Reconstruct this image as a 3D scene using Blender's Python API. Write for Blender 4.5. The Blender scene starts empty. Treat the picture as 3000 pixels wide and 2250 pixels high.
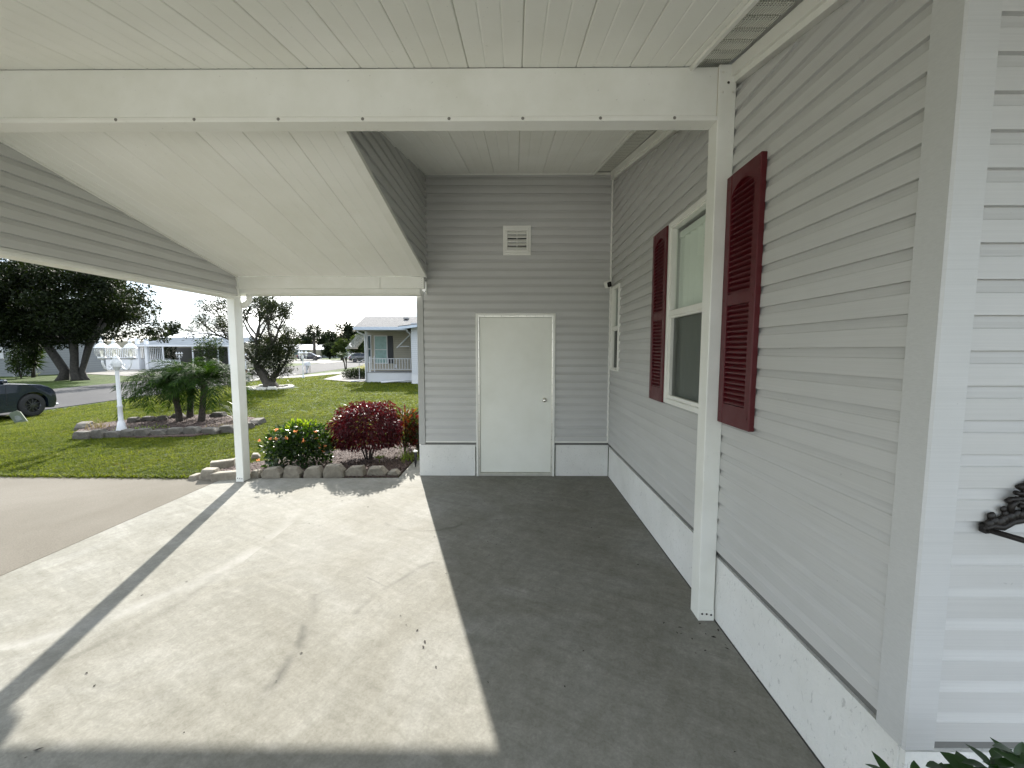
import bpy, bmesh, math, random
import numpy as np
from mathutils import Vector, Matrix, Quaternion

# ------------------------------------------------------------------ camera, world, sun, exposure
SC = bpy.context.scene
COL = SC.collection
FPX, PITCH, YAW, ROLL, CAMH = 1192.5, math.radians(4.656), math.radians(.427), math.radians(.045), 1.6


def cam_axes():
    cy, sy = math.cos(YAW), math.sin(YAW)
    f = Vector((-sy, cy, 0)); r = Vector((cy, sy, 0)); u = Vector((0, 0, 1))
    f2 = f*math.cos(PITCH) - u*math.sin(PITCH); u2 = u*math.cos(PITCH) + f*math.sin(PITCH)
    r3 = r*math.cos(ROLL) + u2*math.sin(ROLL); u3 = u2*math.cos(ROLL) - r*math.sin(ROLL)
    return r3, u3, f2


AX = cam_axes()
CAMP = Vector((0, 0, CAMH))
cam = bpy.data.cameras.new('camera'); camo = bpy.data.objects.new('camera', cam); COL.objects.link(camo)
m = Matrix.Identity(4)
for i, v in enumerate((AX[0], AX[1], -AX[2])):
    for j in range(3): m[j][i] = v[j]
m.translation = CAMP
camo.matrix_world = m
cam.sensor_width = 36; cam.lens = 36*FPX/3000; cam.clip_start = .05; cam.clip_end = 2000
SC.camera = camo

SUN_AZ, SUN_EL = math.radians(-17.8), math.radians(31.3)      # azimuth clockwise from +Y
SUND = Vector((math.sin(SUN_AZ)*math.cos(SUN_EL), math.cos(SUN_AZ)*math.cos(SUN_EL), math.sin(SUN_EL)))
W = bpy.data.worlds.new('World'); SC.world = W; W.use_nodes = True
nt = W.node_tree; nt.nodes.clear()
def wn(t, **k):
    n = nt.nodes.new(t)
    for a, b in k.items(): setattr(n, a, b)
    return n
wl = nt.links.new
sky = wn('ShaderNodeTexSky', sky_type='NISHITA', sun_disc=False, sun_elevation=SUN_EL, sun_rotation=SUN_AZ,
         air_density=1.0, dust_density=.7, ozone_density=1.0)
tc = wn('ShaderNodeTexCoord'); mp = wn('ShaderNodeMapping'); mp.inputs['Scale'].default_value = (1.3, 1.3, 5.5)
mp.inputs['Location'].default_value = (.35, .1, .2)
cl = wn('ShaderNodeTexNoise'); cl.inputs['Scale'].default_value = 2.1; cl.inputs['Detail'].default_value = 9
cl.inputs['Roughness'].default_value = .58; cl.inputs['Distortion'].default_value = .5
cr = wn('ShaderNodeValToRGB'); cr.color_ramp.elements[0].position = .36; cr.color_ramp.elements[1].position = .62
cr.color_ramp.elements[0].color = (.8, .8, .8, 1); cr.color_ramp.elements[1].color = (.96, .96, .96, 1)
c2 = wn('ShaderNodeTexNoise'); c2.inputs['Scale'].default_value = 4.3; c2.inputs['Detail'].default_value = 8
c2r = wn('ShaderNodeMix', data_type='RGBA'); c2r.inputs[6].default_value = (1.5, 1.85, 2.35, 1); c2r.inputs[7].default_value = (13.0, 12.9, 12.4, 1)
mx = wn('ShaderNodeMix', data_type='RGBA'); bg = wn('ShaderNodeBackground'); out = wn('ShaderNodeOutputWorld')
wl(tc.outputs['Generated'], mp.inputs[0]); wl(mp.outputs[0], cl.inputs['Vector']); wl(mp.outputs[0], c2.inputs['Vector'])
wl(cl.outputs['Fac'], cr.inputs[0]); wl(cr.outputs[0], mx.inputs[0]); wl(sky.outputs[0], mx.inputs[6])
c3 = wn('ShaderNodeValToRGB'); c3.color_ramp.elements[0].position = .49; c3.color_ramp.elements[1].position = .73; wl(c2.outputs['Fac'], c3.inputs[0]); wl(c3.outputs[0], c2r.inputs[0]); sep_ = wn('ShaderNodeSeparateXYZ'); wl(tc.outputs['Generated'], sep_.inputs[0])
hm_ = wn('ShaderNodeMath', operation='MULTIPLY_ADD'); hm_.inputs[1].default_value = .55; hm_.inputs[2].default_value = .62; hm_.use_clamp = True; wl(sep_.outputs[2], hm_.inputs[0])
oc = wn('ShaderNodeMix', data_type='RGBA', blend_type='MULTIPLY'); oc.inputs[0].default_value = 1      # overcast: zenith brighter than horizon
wl(c2r.outputs[2], oc.inputs[6]); wl(hm_.outputs[0], oc.inputs[7]); wl(oc.outputs[2], mx.inputs[7]); wl(mx.outputs[2], bg.inputs['Color'])
bg.inputs['Strength'].default_value = .148
wl(bg.outputs[0], out.inputs[0])
sl = bpy.data.lights.new('sun', 'SUN'); slo = bpy.data.objects.new('sun', sl); COL.objects.link(slo)
sl.energy = 3.0; sl.angle = math.radians(.53); sl.color = (1, .955, .88)
slo.rotation_mode = 'QUATERNION'; slo.rotation_quaternion = SUND.to_track_quat('Z', 'Y'); slo.location = SUND*60
SC.view_settings.view_transform = 'Standard'; SC.view_settings.look = 'None'
SC.view_settings.exposure = 2.22; SC.view_settings.gamma = 1
SC.view_settings.use_curve_mapping = False
SC.cycles.use_denoising = True
SC.cycles.max_bounces = 10; SC.cycles.diffuse_bounces = 6; SC.cycles.glossy_bounces = 4
SC.cycles.transparent_max_bounces = 24; SC.cycles.transmission_bounces = 8
SC.cycles.sample_clamp_indirect = 6

# ------------------------------------------------------------------ pixel helpers (photo pixels -> direction; depth from what is touched)
def ray(x, y): return AX[2]*FPX + AX[0]*(x-1500) - AX[1]*(y-1125)
def RX(Y): return -14.2 - .105*Y       # near kerb line of the street (street lies lower than the house pad)
def FX(Y): return -20.6 - .150*Y       # far kerb line
def zg(X, Y):
    t = min(1, max(0, (RX(Y)+6.0-X)/5.6)); t = t*t*(3-2*t)
    return -.03 - .35*t
def gz(x, y, z=None):
    """where the ray through photo pixel (x, y) meets height z, or the ground"""
    d = ray(x, y)
    if z is not None: return CAMP + d*((z-CAMH)/d.z)
    zz = -.03
    for _ in range(30):
        p = CAMP + d*((zz-CAMH)/d.z); zz = .5*zz + .5*zg(p.x, p.y)
    return CAMP + d*((zz-CAMH)/d.z)
def gy(x, y, Y):
    d = ray(x, y); return CAMP + d*(Y/d.y)
def px(x, Y): return gy(x, 1029, Y).x
def pz(y, Y, x=1500): return gy(x, y, Y).z

# ------------------------------------------------------------------ object helpers
def prop(o, label=None, cat=None, group=None, kind=None):
    if label: o['label'] = label
    if cat: o['category'] = cat
    if group: o['group'] = group
    if kind: o['kind'] = kind
    return o
def thing(name, label, cat, loc=(0, 0, 0), group=None):
    o = bpy.data.objects.new(name, None); COL.objects.link(o); o.location = loc; o.empty_display_size = .2
    return prop(o, label, cat, group)
def link(o, parent, world=True):
    COL.objects.link(o)
    if parent is not None:
        o.parent = parent
        if world: o.matrix_parent_inverse = Matrix.Translation(-wloc(parent))
    return o
def wloc(o):
    v = Vector(o.location)
    if o.parent is not None:
        v = v + wloc(o.parent) + o.matrix_parent_inverse.translation
    return v
def mesh_np(name, V, Fq, mat, smooth=False):
    """V (n,3) array, Fq (k,m) array of equal-size faces"""
    me = bpy.data.meshes.new(name); V = np.asarray(V, np.float32); Fq = np.asarray(Fq, np.int32)
    k, mm = Fq.shape
    me.vertices.add(len(V)); me.vertices.foreach_set('co', V.ravel())
    me.loops.add(k*mm); me.loops.foreach_set('vertex_index', Fq.ravel())
    me.polygons.add(k); me.polygons.foreach_set('loop_start', np.arange(0, k*mm, mm, dtype=np.int32))
    if smooth: me.polygons.foreach_set('use_smooth', np.ones(k, bool))
    me.update(calc_edges=True)
    if mat: me.materials.append(mat)
    return me
class MB:
    def __init__(s): s.v = []; s.f = []
    def add(s, vs, fs):
        b = len(s.v); s.v += [tuple(v) for v in vs]; s.f += [tuple(i+b for i in f) for f in fs]; return s
    def box(s, a, b):
        x0, y0, z0 = a; x1, y1, z1 = b
        return s.add([(x0,y0,z0),(x1,y0,z0),(x1,y1,z0),(x0,y1,z0),(x0,y0,z1),(x1,y0,z1),(x1,y1,z1),(x0,y1,z1)],
                     [(3,2,1,0),(4,5,6,7),(0,1,5,4),(1,2,6,5),(2,3,7,6),(3,0,4,7)])
    def cbox(s, a, b, c=.004):
        """box with chamfered edges"""
        x0, y0, z0 = a; x1, y1, z1 = b; vs = []; 
        bm = bmesh.new(); bmesh.ops.create_cube(bm, size=1)
        for v in bm.verts: v.co = Vector(((x0+x1)/2+v.co.x*(x1-x0), (y0+y1)/2+v.co.y*(y1-y0), (z0+z1)/2+v.co.z*(z1-z0)))
        bmesh.ops.bevel(bm, geom=list(bm.edges), offset=c, segments=1, affect='EDGES')
        bm.verts.index_update()
        s.add([v.co[:] for v in bm.verts], [[v.index for v in f.verts] for f in bm.faces]); bm.free(); return s
    def hexa(s, p): # 8 points bottom 4 ccw, top 4
        return s.add(p, [(3,2,1,0),(4,5,6,7),(0,1,5,4),(1,2,6,5),(2,3,7,6),(3,0,4,7)])
    def tube(s, pts, rad, n=8, cap=True):
        pts = [Vector(p) for p in pts]; rad = rad if isinstance(rad, (list, tuple)) else [rad]*len(pts)
        b = len(s.v); prev = None
        for i, p in enumerate(pts):
            d = (pts[min(i+1, len(pts)-1)] - pts[max(i-1, 0)]).normalized()
            if prev is None:
                a = d.orthogonal().normalized()
            else:
                a = prev - d*prev.dot(d)
                a = a.normalized() if a.length > 1e-6 else d.orthogonal().normalized()
            prev = a; c = d.cross(a)
            for k in range(n):
                t = 2*math.pi*k/n; s.v.append(tuple(p + (a*math.cos(t)+c*math.sin(t))*rad[i]))
        for i in range(len(pts)-1):
            for k in range(n):
                k2 = (k+1) % n
                s.f.append((b+i*n+k, b+i*n+k2, b+(i+1)*n+k2, b+(i+1)*n+k))
        if cap:
            s.f.append(tuple(b+k for k in reversed(range(n)))); s.f.append(tuple(b+(len(pts)-1)*n+k for k in range(n)))
        return s
    def lathe(s, prof, n=16, c=(0, 0, 0)):
        b = len(s.v)
        for r, z in prof:
            for k in range(n):
                t = 2*math.pi*k/n; s.v.append((c[0]+r*math.cos(t), c[1]+r*math.sin(t), c[2]+z))
        for i in range(len(prof)-1):
            for k in range(n):
                k2 = (k+1) % n; s.f.append((b+i*n+k, b+i*n+k2, b+(i+1)*n+k2, b+(i+1)*n+k))
        return s
    def prism(s, poly, d0, d1, fn):
        """poly list of 2d, fn(u,v,d)->3d"""
        n = len(poly); vs = [fn(u, v, d0) for u, v in poly] + [fn(u, v, d1) for u, v in poly]
        fs = [tuple(range(n)), tuple(reversed(range(n, 2*n)))] + [(i, i+n, (i+1) % n+n, (i+1) % n) for i in range(n)]
        return s.add(vs, fs)
    def mesh(s, name, mat, smooth=False, fix=True):
        me = bpy.data.meshes.new(name); me.from_pydata(s.v, [], s.f)
        if fix:
            bm = bmesh.new(); bm.from_mesh(me); bmesh.ops.recalc_face_normals(bm, faces=bm.faces); bm.to_mesh(me); bm.free()
        if mat: me.materials.append(mat)
        if smooth:
            me.polygons.foreach_set('use_smooth', np.ones(len(me.polygons), bool))
        me.update(); return me
    def build(s, name, mat, parent=None, smooth=False, world=True, auto=None):
        o = bpy.data.objects.new(name, s.mesh(name, mat, smooth or auto is not None)); link(o, parent, world)
        if auto is not None:
            md = o.data
            try: md.set_sharp_from_angle(angle=math.radians(auto))
            except Exception: pass
        return o
def boxo(name, a, b, mat, parent=None, c=None):
    mb = MB(); (mb.cbox(a, b, c) if c else mb.box(a, b)); return mb.build(name, mat, parent)
def sheet(name, pts, z, mat, thick=0, parent=None):
    mb = MB(); pts = [(p[0], p[1]) for p in pts]
    if thick: mb.prism(pts, z-thick, z, lambda u, v, d: (u, v, d))
    else: mb.add([(u, v, z) for u, v in pts], [tuple(range(len(pts)))])
    o = mb.build(name, mat, parent); 
    if parent is None: o['kind'] = 'structure'
    return o
def copy_tree(o, parent=None):
    c = o.copy(); COL.objects.link(c); c.parent = parent
    for ch in list(o.children): copy_tree(ch, c)
    return c

# ------------------------------------------------------------------ materials
MATS = {}
class NT:
    def __init__(s, name):
        s.m = bpy.data.materials.new(name); s.m.use_nodes = True; s.t = s.m.node_tree; s.t.nodes.clear()
        s.out = s.n('ShaderNodeOutputMaterial')
    def n(s, t, **k):
        nd = s.t.nodes.new(t)
        for a, b in k.items(): setattr(nd, a, b)
        return nd
    def l(s, a, b): s.t.links.new(a, b)
    def coord(s, scale=(1, 1, 1), kind='Object', rand=False):
        tc = s.n('ShaderNodeTexCoord'); mp = s.n('ShaderNodeMapping'); mp.inputs['Scale'].default_value = scale
        s.l(tc.outputs[kind], mp.inputs[0])
        if rand:
            oi = s.n('ShaderNodeObjectInfo'); mu = s.n('ShaderNodeMath', operation='MULTIPLY'); mu.inputs[1].default_value = 57
            s.l(oi.outputs['Random'], mu.inputs[0]); cb = s.n('ShaderNodeCombineXYZ')
            s.l(mu.outputs[0], cb.inputs[0]); s.l(mu.outputs[0], cb.inputs[2]); s.l(cb.outputs[0], mp.inputs['Location'])
        return mp.outputs[0]
    def noise(s, vec, scale, detail=4, rough=.55, dist=0, out='Fac'):
        n = s.n('ShaderNodeTexNoise'); n.inputs['Scale'].default_value = scale; n.inputs['Detail'].default_value = detail
        n.inputs['Roughness'].default_value = rough; n.inputs['Distortion'].default_value = dist
        if vec is not None: s.l(vec, n.inputs['Vector'])
        return n.outputs[out]
    def ramp(s, fac, stops):
        r = s.n('ShaderNodeValToRGB'); e = r.color_ramp.elements
        while len(e) < len(stops): e.new(.5)
        for i, (p, c) in enumerate(stops):
            e[i].position = p; e[i].color = c if len(c) == 4 else (*c, 1)
        s.l(fac, r.inputs[0]); return r.outputs[0]
    def mix(s, fac, a, b, mode='MIX'):
        mx = s.n('ShaderNodeMix', data_type='RGBA', blend_type=mode)
        for v, i in ((fac, 0), (a, 6), (b, 7)):
            if hasattr(v, 'is_output'): s.l(v, mx.inputs[i])
            elif i == 0: mx.inputs[0].default_value = v
            else: mx.inputs[i].default_value = (*v, 1) if len(v) == 3 else v
        return mx.outputs[2]
    def math(s, op, a, b=0):
        n = s.n('ShaderNodeMath', operation=op)
        for v, i in ((a, 0), (b, 1)):
            if hasattr(v, 'is_output'): s.l(v, n.inputs[i])
            else: n.inputs[i].default_value = v
        return n.outputs[0]
    def bump(s, h, strength=.3, dist=.01):
        b = s.n('ShaderNodeBump'); b.inputs['Strength'].default_value = strength; b.inputs['Distance'].default_value = dist
        s.l(h, b.inputs['Height']); return b.outputs[0]
    def pbr(s, col, rough=.5, metal=0, normal=None, spec=None, **k):
        p = s.n('ShaderNodeBsdfPrincipled')
        if hasattr(col, 'is_output'): s.l(col, p.inputs['Base Color'])
        else: p.inputs['Base Color'].default_value = (*col, 1)
        if hasattr(rough, 'is_output'): s.l(rough, p.inputs['Roughness'])
        else: p.inputs['Roughness'].default_value = rough
        p.inputs['Metallic'].default_value = metal
        if spec is not None: p.inputs['Specular IOR Level'].default_value = spec
        if normal is not None: s.l(normal, p.inputs['Normal'])
        for a, b in k.items(): p.inputs[a].default_value = b
        return p.outputs[0]
    def end(s, sh): s.l(sh, s.out.inputs['Surface']); return s.m
def M(name, fn):
    if name not in MATS:
        n = NT(name); MATS[name] = fn(n)
    return MATS[name]
def sc3(c, k): return tuple(min(1, x*k) for x in c)
def painted(name, col, rough=.45, dirt=.12, scale=3, bump=.03, speck=True):
    def f(n):
        v = n.coord(rand=True)
        a = n.noise(v, scale, 6, .6); c = n.mix(n.ramp(a, [(.3, (1, 1, 1)), (.75, (1-dirt, 1-dirt, 1-dirt*1.25))]), (0, 0, 0), col)
        c = n.mix(1, col, n.ramp(a, [(.35, (1, 1, 1)), (.8, (1-dirt, 1-dirt*1.02, 1-dirt*1.3))]), 'MULTIPLY')
        if speck:
            b = n.noise(v, 60, 3, .5); c = n.mix(n.ramp(b, [(.70, (0, 0, 0)), (.76, (.35, .35, .35))]), c, sc3(col, .45))
        r = n.ramp(n.noise(v, 11, 3), [(.3, (rough-.08,)*3), (.7, (rough+.1,)*3)])
        return n.end(n.pbr(c, r, normal=n.bump(n.noise(v, 90, 2), bump, .002)))
    return M(name, f)
WHITE = painted('white_aluminium', (.83, .835, .785), .42, .13)
TRIM = painted('white_trim', (.84, .84, .79), .4, .10)
PAN = painted('ceiling_pan_white', (.89, .89, .84), .5, .10, 1.2, .05)
GREYTRIM = painted('grey_vinyl_trim', (.45, .455, .44), .45, .10)
def _siding(base, name):
    def f(n):
        v = n.coord((1.2, 60, 240), rand=True); g = n.noise(v, 1.0, 5, .65, .6)
        v2 = n.coord((1, 1, 1), rand=True); big = n.noise(v2, 1.5, 4, .6)
        c = n.mix(1, base, n.ramp(big, [(.3, (1.0, 1.0, 1.0)), (.8, (.90, .90, .885))]), 'MULTIPLY')
        c = n.mix(1, c, n.ramp(g, [(.35, (1, 1, 1)), (.75, (.90, .90, .90))]), 'MULTIPLY')
        sp = n.noise(v2, 35, 3); c = n.mix(n.ramp(sp, [(.74, (0, 0, 0)), (.78, (.4, .4, .4))]), c, sc3(base, .5))
        return n.end(n.pbr(c, .48, normal=n.bump(g, .35, .0012)))
    return M(name, f)
SIDING = _siding((.57, .57, .555), 'grey_vinyl_siding')
SIDING_D = SIDING
def _stucco(n):
    v = n.coord(); a = n.noise(v, 70, 5, .6, .4); b = n.noise(v, 3, 5)
    c = n.mix(1, (.80, .80, .77), n.ramp(b, [(.3, (1, 1, 1)), (.8, (.86, .86, .84))]), 'MULTIPLY')
    c = n.mix(n.ramp(n.noise(n.coord((1, 1, .55)), 42, 5, .65, 1.5), [(.60, (0, 0, 0)), (.68, (.55, .55, .55))]), c, (.36, .36, .34))
    return n.end(n.pbr(c, .75, normal=n.bump(a, .8, .006)))
STUCCO = M('white_stucco', _stucco)
SCUFFS = [tuple(tuple(gz(x, y, 0)[:2]) for x, y in pts)+(w, col, k) for pts, w, col, k in (
    (((888, 1815), (862, 1915), (745, 2075)), .035, (0.09, 0.088, 0.078), 0.9), (((1280, 1645), (1130, 1720), (1040, 1800)), .03, (0.074, 0.073, 0.062), 0.60),
    (((1075, 1690), (1110, 1705), (1145, 1722)), .012, (0.062, 0.061, 0.056), 0.60), (((0, 1905), (420, 1770), (870, 1490)), .10, (.33, .325, .305), .6), (((60, 1990), (480, 1790), (640, 1680)), .05, (0.093, 0.090, 0.077), 0.40),
    (((1130, 1530), (1200, 1556), (1300, 1552)), .03, (0.081, 0.079, 0.068), 0.60), (((930, 1740), (905, 1830), (870, 1900)), .05, (0.087, 0.085, 0.074), 0.50))]
def _slab(n):
    v = n.coord((1, 1, 1)); rot = n.n('ShaderNodeMapping'); rot.inputs['Rotation'].default_value = (0, 0, .5); n.l(v, rot.inputs[0])
    def an(sx, sy): 
        m_ = n.n('ShaderNodeMapping'); m_.inputs['Scale'].default_value = (sx, sy, 1); n.l(rot.outputs[0], m_.inputs[0]); return m_.outputs[0]
    a = n.noise(v, 1.0, 12, .66, .9); b = n.noise(v, 6, 10, .68, .6); d = n.noise(v, 170, 3, .6)
    c = n.ramp(a, [(.30, (.184, .177, .152)), (.48, (.220, .214, .190)), (.66, (.254, .250, .231))])
    c = n.mix(1, c, n.ramp(b, [(.32, (.90, .90, .89)), (.62, (1.05, 1.05, 1.05))]), 'MULTIPLY')
    c = n.mix(1, c, n.ramp(n.noise(an(1.2, 5.0), 1.5, 10, .72, 1.6), [(.38, (.89, .89, .88)), (.62, (1.06, 1.06, 1.06))]), 'MULTIPLY')
    c = n.mix(1, c, n.ramp(n.noise(an(4.0, 1.1), 1.9, 9, .72, 1.8), [(.38, (.93, .93, .92)), (.62, (1.04, 1.04, 1.04))]), 'MULTIPLY')
    c = n.mix(1, c, n.ramp(n.noise(v, 75, 5, .75), [(.3, (.86, .86, .85)), (.7, (1.12, 1.12, 1.12))]), 'MULTIPLY')
    c = n.mix(1, c, n.ramp(n.noise(v, 24, 8, .78, .8), [(.36, (.88, .88, .87)), (.62, (1.07, 1.07, 1.07))]), 'MULTIPLY')
    st = n.noise(v, .7, 3, .5, .4); c = n.mix(n.ramp(st, [(.58, (0, 0, 0)), (.72, (.25, .25, .25))]), c, (.15, .138, .10))
    c = n.mix(n.ramp(n.noise(v, 34, 4, .6), [(.68, (0, 0, 0)), (.74, (.4, .4, .4))]), c, (.11, .107, .09))
    sep = n.n('ShaderNodeSeparateXYZ'); n.l(n.coord(), sep.inputs[0])
    wob = n.math('MULTIPLY', n.math('SUBTRACT', n.noise(v, 3, 4), .5), .10)
    for (A, B_, C_, wd, col, k) in SCUFFS:
        (ax, ay), (bx_, by), (cx, cy) = A, B_, C_; d = 2*(ax*(by-cy)+bx_*(cy-ay)+cx*(ay-by))
        ux = ((ax*ax+ay*ay)*(by-cy)+(bx_*bx_+by*by)*(cy-ay)+(cx*cx+cy*cy)*(ay-by))/d; uy = ((ax*ax+ay*ay)*(cx-bx_)+(bx_*bx_+by*by)*(ax-cx)+(cx*cx+cy*cy)*(bx_-ax))/d
        R_ = math.hypot(ax-ux, ay-uy); dx = n.math('SUBTRACT', sep.outputs[0], ux); dy = n.math('SUBTRACT', sep.outputs[1], uy)
        rr_ = n.math('SQRT', n.math('ADD', n.math('MULTIPLY', dx, dx), n.math('MULTIPLY', dy, dy)))
        dd = n.math('ABSOLUTE', n.math('SUBTRACT', n.math('SUBTRACT', rr_, R_), wob))
        mk = n.ramp(dd, [(0, (1, 1, 1)), (wd, (0, 0, 0))]); y0_, y1_ = min(ay, by, cy), max(ay, by, cy); x0_, x1_ = min(ax, bx_, cx)-.15, max(ax, bx_, cx)+.15
        for sk, lo_, hi_ in ((sep.outputs[1], y0_, y1_), (sep.outputs[0], x0_, x1_)):
            mk = n.math('MULTIPLY', mk, n.math('GREATER_THAN', sk, lo_)); mk = n.math('MULTIPLY', mk, n.math('LESS_THAN', sk, hi_))
        mk = n.math('MULTIPLY', n.math('MULTIPLY', mk, k), n.ramp(n.noise(v, 5, 4), [(.35, (.15, .15, .15)), (.65, (1, 1, 1))])); c = n.mix(mk, c, col)
    r = n.ramp(b, [(.3, (.66,)*3), (.7, (.82,)*3)])
    hh = n.math('ADD', n.math('MULTIPLY', b, .25), n.math('MULTIPLY', d, .35))
    return n.end(n.pbr(c, r, normal=n.bump(hh, .2, .004), spec=.06))
SLAB = M('trowelled_concrete', _slab)
def _drive(n):
    v = n.coord(); a = n.noise(v, .8, 6, .6, .6); d = n.noise(v, 120, 3, .6)
    c = n.ramp(a, [(.3, (.125, .113, .092)), (.7, (.158, .144, .121))])
    c = n.mix(1, c, n.ramp(d, [(.3, (.8, .8, .8)), (.7, (1.1, 1.1, 1.1))]), 'MULTIPLY')
    return n.end(n.pbr(c, .85, normal=n.bump(d, .4, .004), spec=.05))
DRIVE = M('tan_concrete', _drive)
def _walk(n):
    v = n.coord(); a = n.noise(v, 1.1, 6, .6); c = n.ramp(a, [(.3, (.17, .162, .147)), (.7, (.215, .206, .19))])
    return n.end(n.pbr(c, .9, spec=.1))
WALK = M('pale_concrete', _walk)
BOUNCEC = M('bounce_concrete', lambda n: n.end(n.pbr(n.ramp(n.noise(n.coord(), 1.1, 6, .6), [(.3, (.48, .465, .43)), (.7, (.56, .545, .51))]), .9, spec=.1)))  # extra pale, to reflect more light from the sheet behind the camera
def _road(n):
    v = n.coord(); a = n.noise(v, .35, 7, .6); d = n.noise(v, 60, 3)
    c = n.ramp(a, [(.3, (.038, .038, .04)), (.7, (.056, .056, .056))]); c = n.mix(1, c, n.ramp(d, [(.3, (.8,)*3), (.7, (1.15,)*3)]), 'MULTIPLY')
    return n.end(n.pbr(c, .9, spec=.12))
ROAD = M('asphalt', _road)
def _lawn(n):
    v = n.coord(); a = n.noise(v, .55, 6, .6, .5); b = n.noise(v, 14, 6, .7)
    c = n.ramp(a, [(.3, (.028, .052, .006)), (.55, (.045, .072, .010)), (.75, (.07, .09, .016))])
    c = n.mix(1, c, n.ramp(b, [(.3, (.5, .5, .5)), (.7, (1.25, 1.25, 1.2))]), 'MULTIPLY')
    return n.end(n.pbr(c, .9, spec=.15, normal=n.bump(b, 1, .06)))
LAWN = M('lawn_green', _lawn)
def leafmat(name, c0, c1, trans=.5, rough=.45, tcol=None, spec=.4, patch=None):
    def f(n):
        g = n.n('ShaderNodeNewGeometry'); c = n.ramp(g.outputs['Random Per Island'], [(0, c0), (1, c1)])
        if patch: c = n.mix(n.ramp(n.noise(n.coord(), patch[0], 3), [(.45, (0, 0, 0)), (.6, (1, 1, 1))]), c, patch[1])
        p = n.pbr(c, rough, spec=spec); t = n.n('ShaderNodeBsdfTranslucent')
        n.l(n.mix(1, c, tcol or (1.5, 1.7, .8), 'MULTIPLY'), t.inputs[0])
        ms = n.n('ShaderNodeMixShader'); ms.inputs[0].default_value = trans; n.l(p, ms.inputs[1]); n.l(t.outputs[0], ms.inputs[2])
        return n.end(ms.outputs[0])
    return M(name, f)
def _grass(n):
    g = n.n('ShaderNodeNewGeometry'); c = n.ramp(g.outputs['Random Per Island'], [(0, (.034, .06, .006)), (1, (.105, .13, .022))])
    oi = n.n('ShaderNodeObjectInfo'); c = n.mix(1, c, n.ramp(oi.outputs['Random'], [(0, (.55, .6, .5)), (1, (1.3, 1.25, 1.1))]), 'MULTIPLY')
    a = n.noise(g.outputs['Position'], .8, 5, .65); c = n.mix(1, c, n.ramp(a, [(.3, (.68, .76, .6)), (.7, (1.3, 1.2, 1.15))]), 'MULTIPLY')
    b = n.noise(g.outputs['Position'], 5, 4, .6); c = n.mix(n.ramp(b, [(.60, (0, 0, 0)), (.75, (.6, .6, .6))]), c, (.16, .14, .055))
    p = n.pbr(c, .6, spec=.1); t = n.n('ShaderNodeBsdfTranslucent'); n.l(n.mix(1, c, (1.7, 1.6, .6), 'MULTIPLY'), t.inputs[0])
    ms = n.n('ShaderNodeMixShader'); ms.inputs[0].default_value = .5; n.l(p, ms.inputs[1]); n.l(t.outputs[0], ms.inputs[2]); return n.end(ms.outputs[0])
GRASS = M('grass_blade', _grass)
def plain(name, col, rough=.5, metal=0, spec=None, nscale=None, var=.15):
    def f(n):
        c = col
        if nscale:
            c = n.mix(1, col, n.ramp(n.noise(n.coord(rand=True), nscale, 5, .6), [(.3, (1-var,)*3), (.7, (1+var,)*3)]), 'MULTIPLY')
        return n.end(n.pbr(c, rough, metal, spec=spec))
    return M(name, f)
BLACK = plain('black_gap', (.012, .012, .012), .9)
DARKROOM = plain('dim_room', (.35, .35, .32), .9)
SCREW = plain('screw_metal', (.25, .24, .22), .45, .8)
ALU = plain('bare_aluminium', (.78, .77, .70), .28, .55, nscale=9, var=.1)
KNOB = plain('chrome_knob', (.75, .73, .68), .12, 1)
RED = painted('burgundy_shutter', (.088, .004, .008), .38, .12, 3, .03, False)
IRON = plain('cast_iron', (.016, .013, .011), .5, .3, nscale=40, var=.3)
DOOR = painted('door_panel_white', (.86, .87, .80), .5, .10, 2, .35, False)
BLIND = painted('blind_fabric', (.80, .84, .78), .7, .05, 3, .02, False)
def _glass(n):
    fr = n.n('ShaderNodeLayerWeight'); fr.inputs['Blend'].default_value = .5
    t = n.n('ShaderNodeBsdfTransparent'); t.inputs[0].default_value = (.93, .97, .94, 1); g = n.n('ShaderNodeBsdfGlossy'); g.inputs['Roughness'].default_value = .01
    ms = n.n('ShaderNodeMixShader'); n.l(n.math('MINIMUM', n.math('ADD', n.math('MULTIPLY', n.math('POWER', fr.outputs[1], 4.0), .7), .05), .85), ms.inputs[0]); n.l(t.outputs[0], ms.inputs[1]); n.l(g.outputs[0], ms.inputs[2])
    return n.end(ms.outputs[0])
GLASS = M('window_glass', _glass)
def _screen(n):
    t = n.n('ShaderNodeBsdfTransparent'); t.inputs[0].default_value = (.9, .9, .9, 1); d = n.pbr((.02, .022, .02), .7)
    ms = n.n('ShaderNodeMixShader'); ms.inputs[0].default_value = .55; n.l(t.outputs[0], ms.inputs[1]); n.l(d, ms.inputs[2])
    return n.end(ms.outputs[0])
SCREEN = M('insect_screen', _screen)
def _mulch(n):
    v = n.coord(); b = n.noise(v, 30, 5, .7); c = n.ramp(b, [(.3, (.02, .012, .01)), (.7, (.13, .085, .07))])
    return n.end(n.pbr(c, .95, normal=n.bump(b, 1, .03)))
MULCH = M('mulch_ground', _mulch)
CHIP = leafmat('bark_chip', (.022, .013, .010), (.15, .105, .085), .05, .8, (1, 1, 1), .3)
def _stone(n):
    v = n.coord(rand=True); a = n.noise(v, 14, 7, .65, .5); b = n.noise(v, 60, 4)
    c = n.ramp(a, [(.3, (.15, .13, .10)), (.6, (.24, .215, .17)), (.8, (.31, .29, .24))])
    return n.end(n.pbr(c, .9, normal=n.bump(n.math('ADD', a, n.math('MULTIPLY', b, .4)), .7, .012)))
STONE = M('limestone', _stone)
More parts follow.
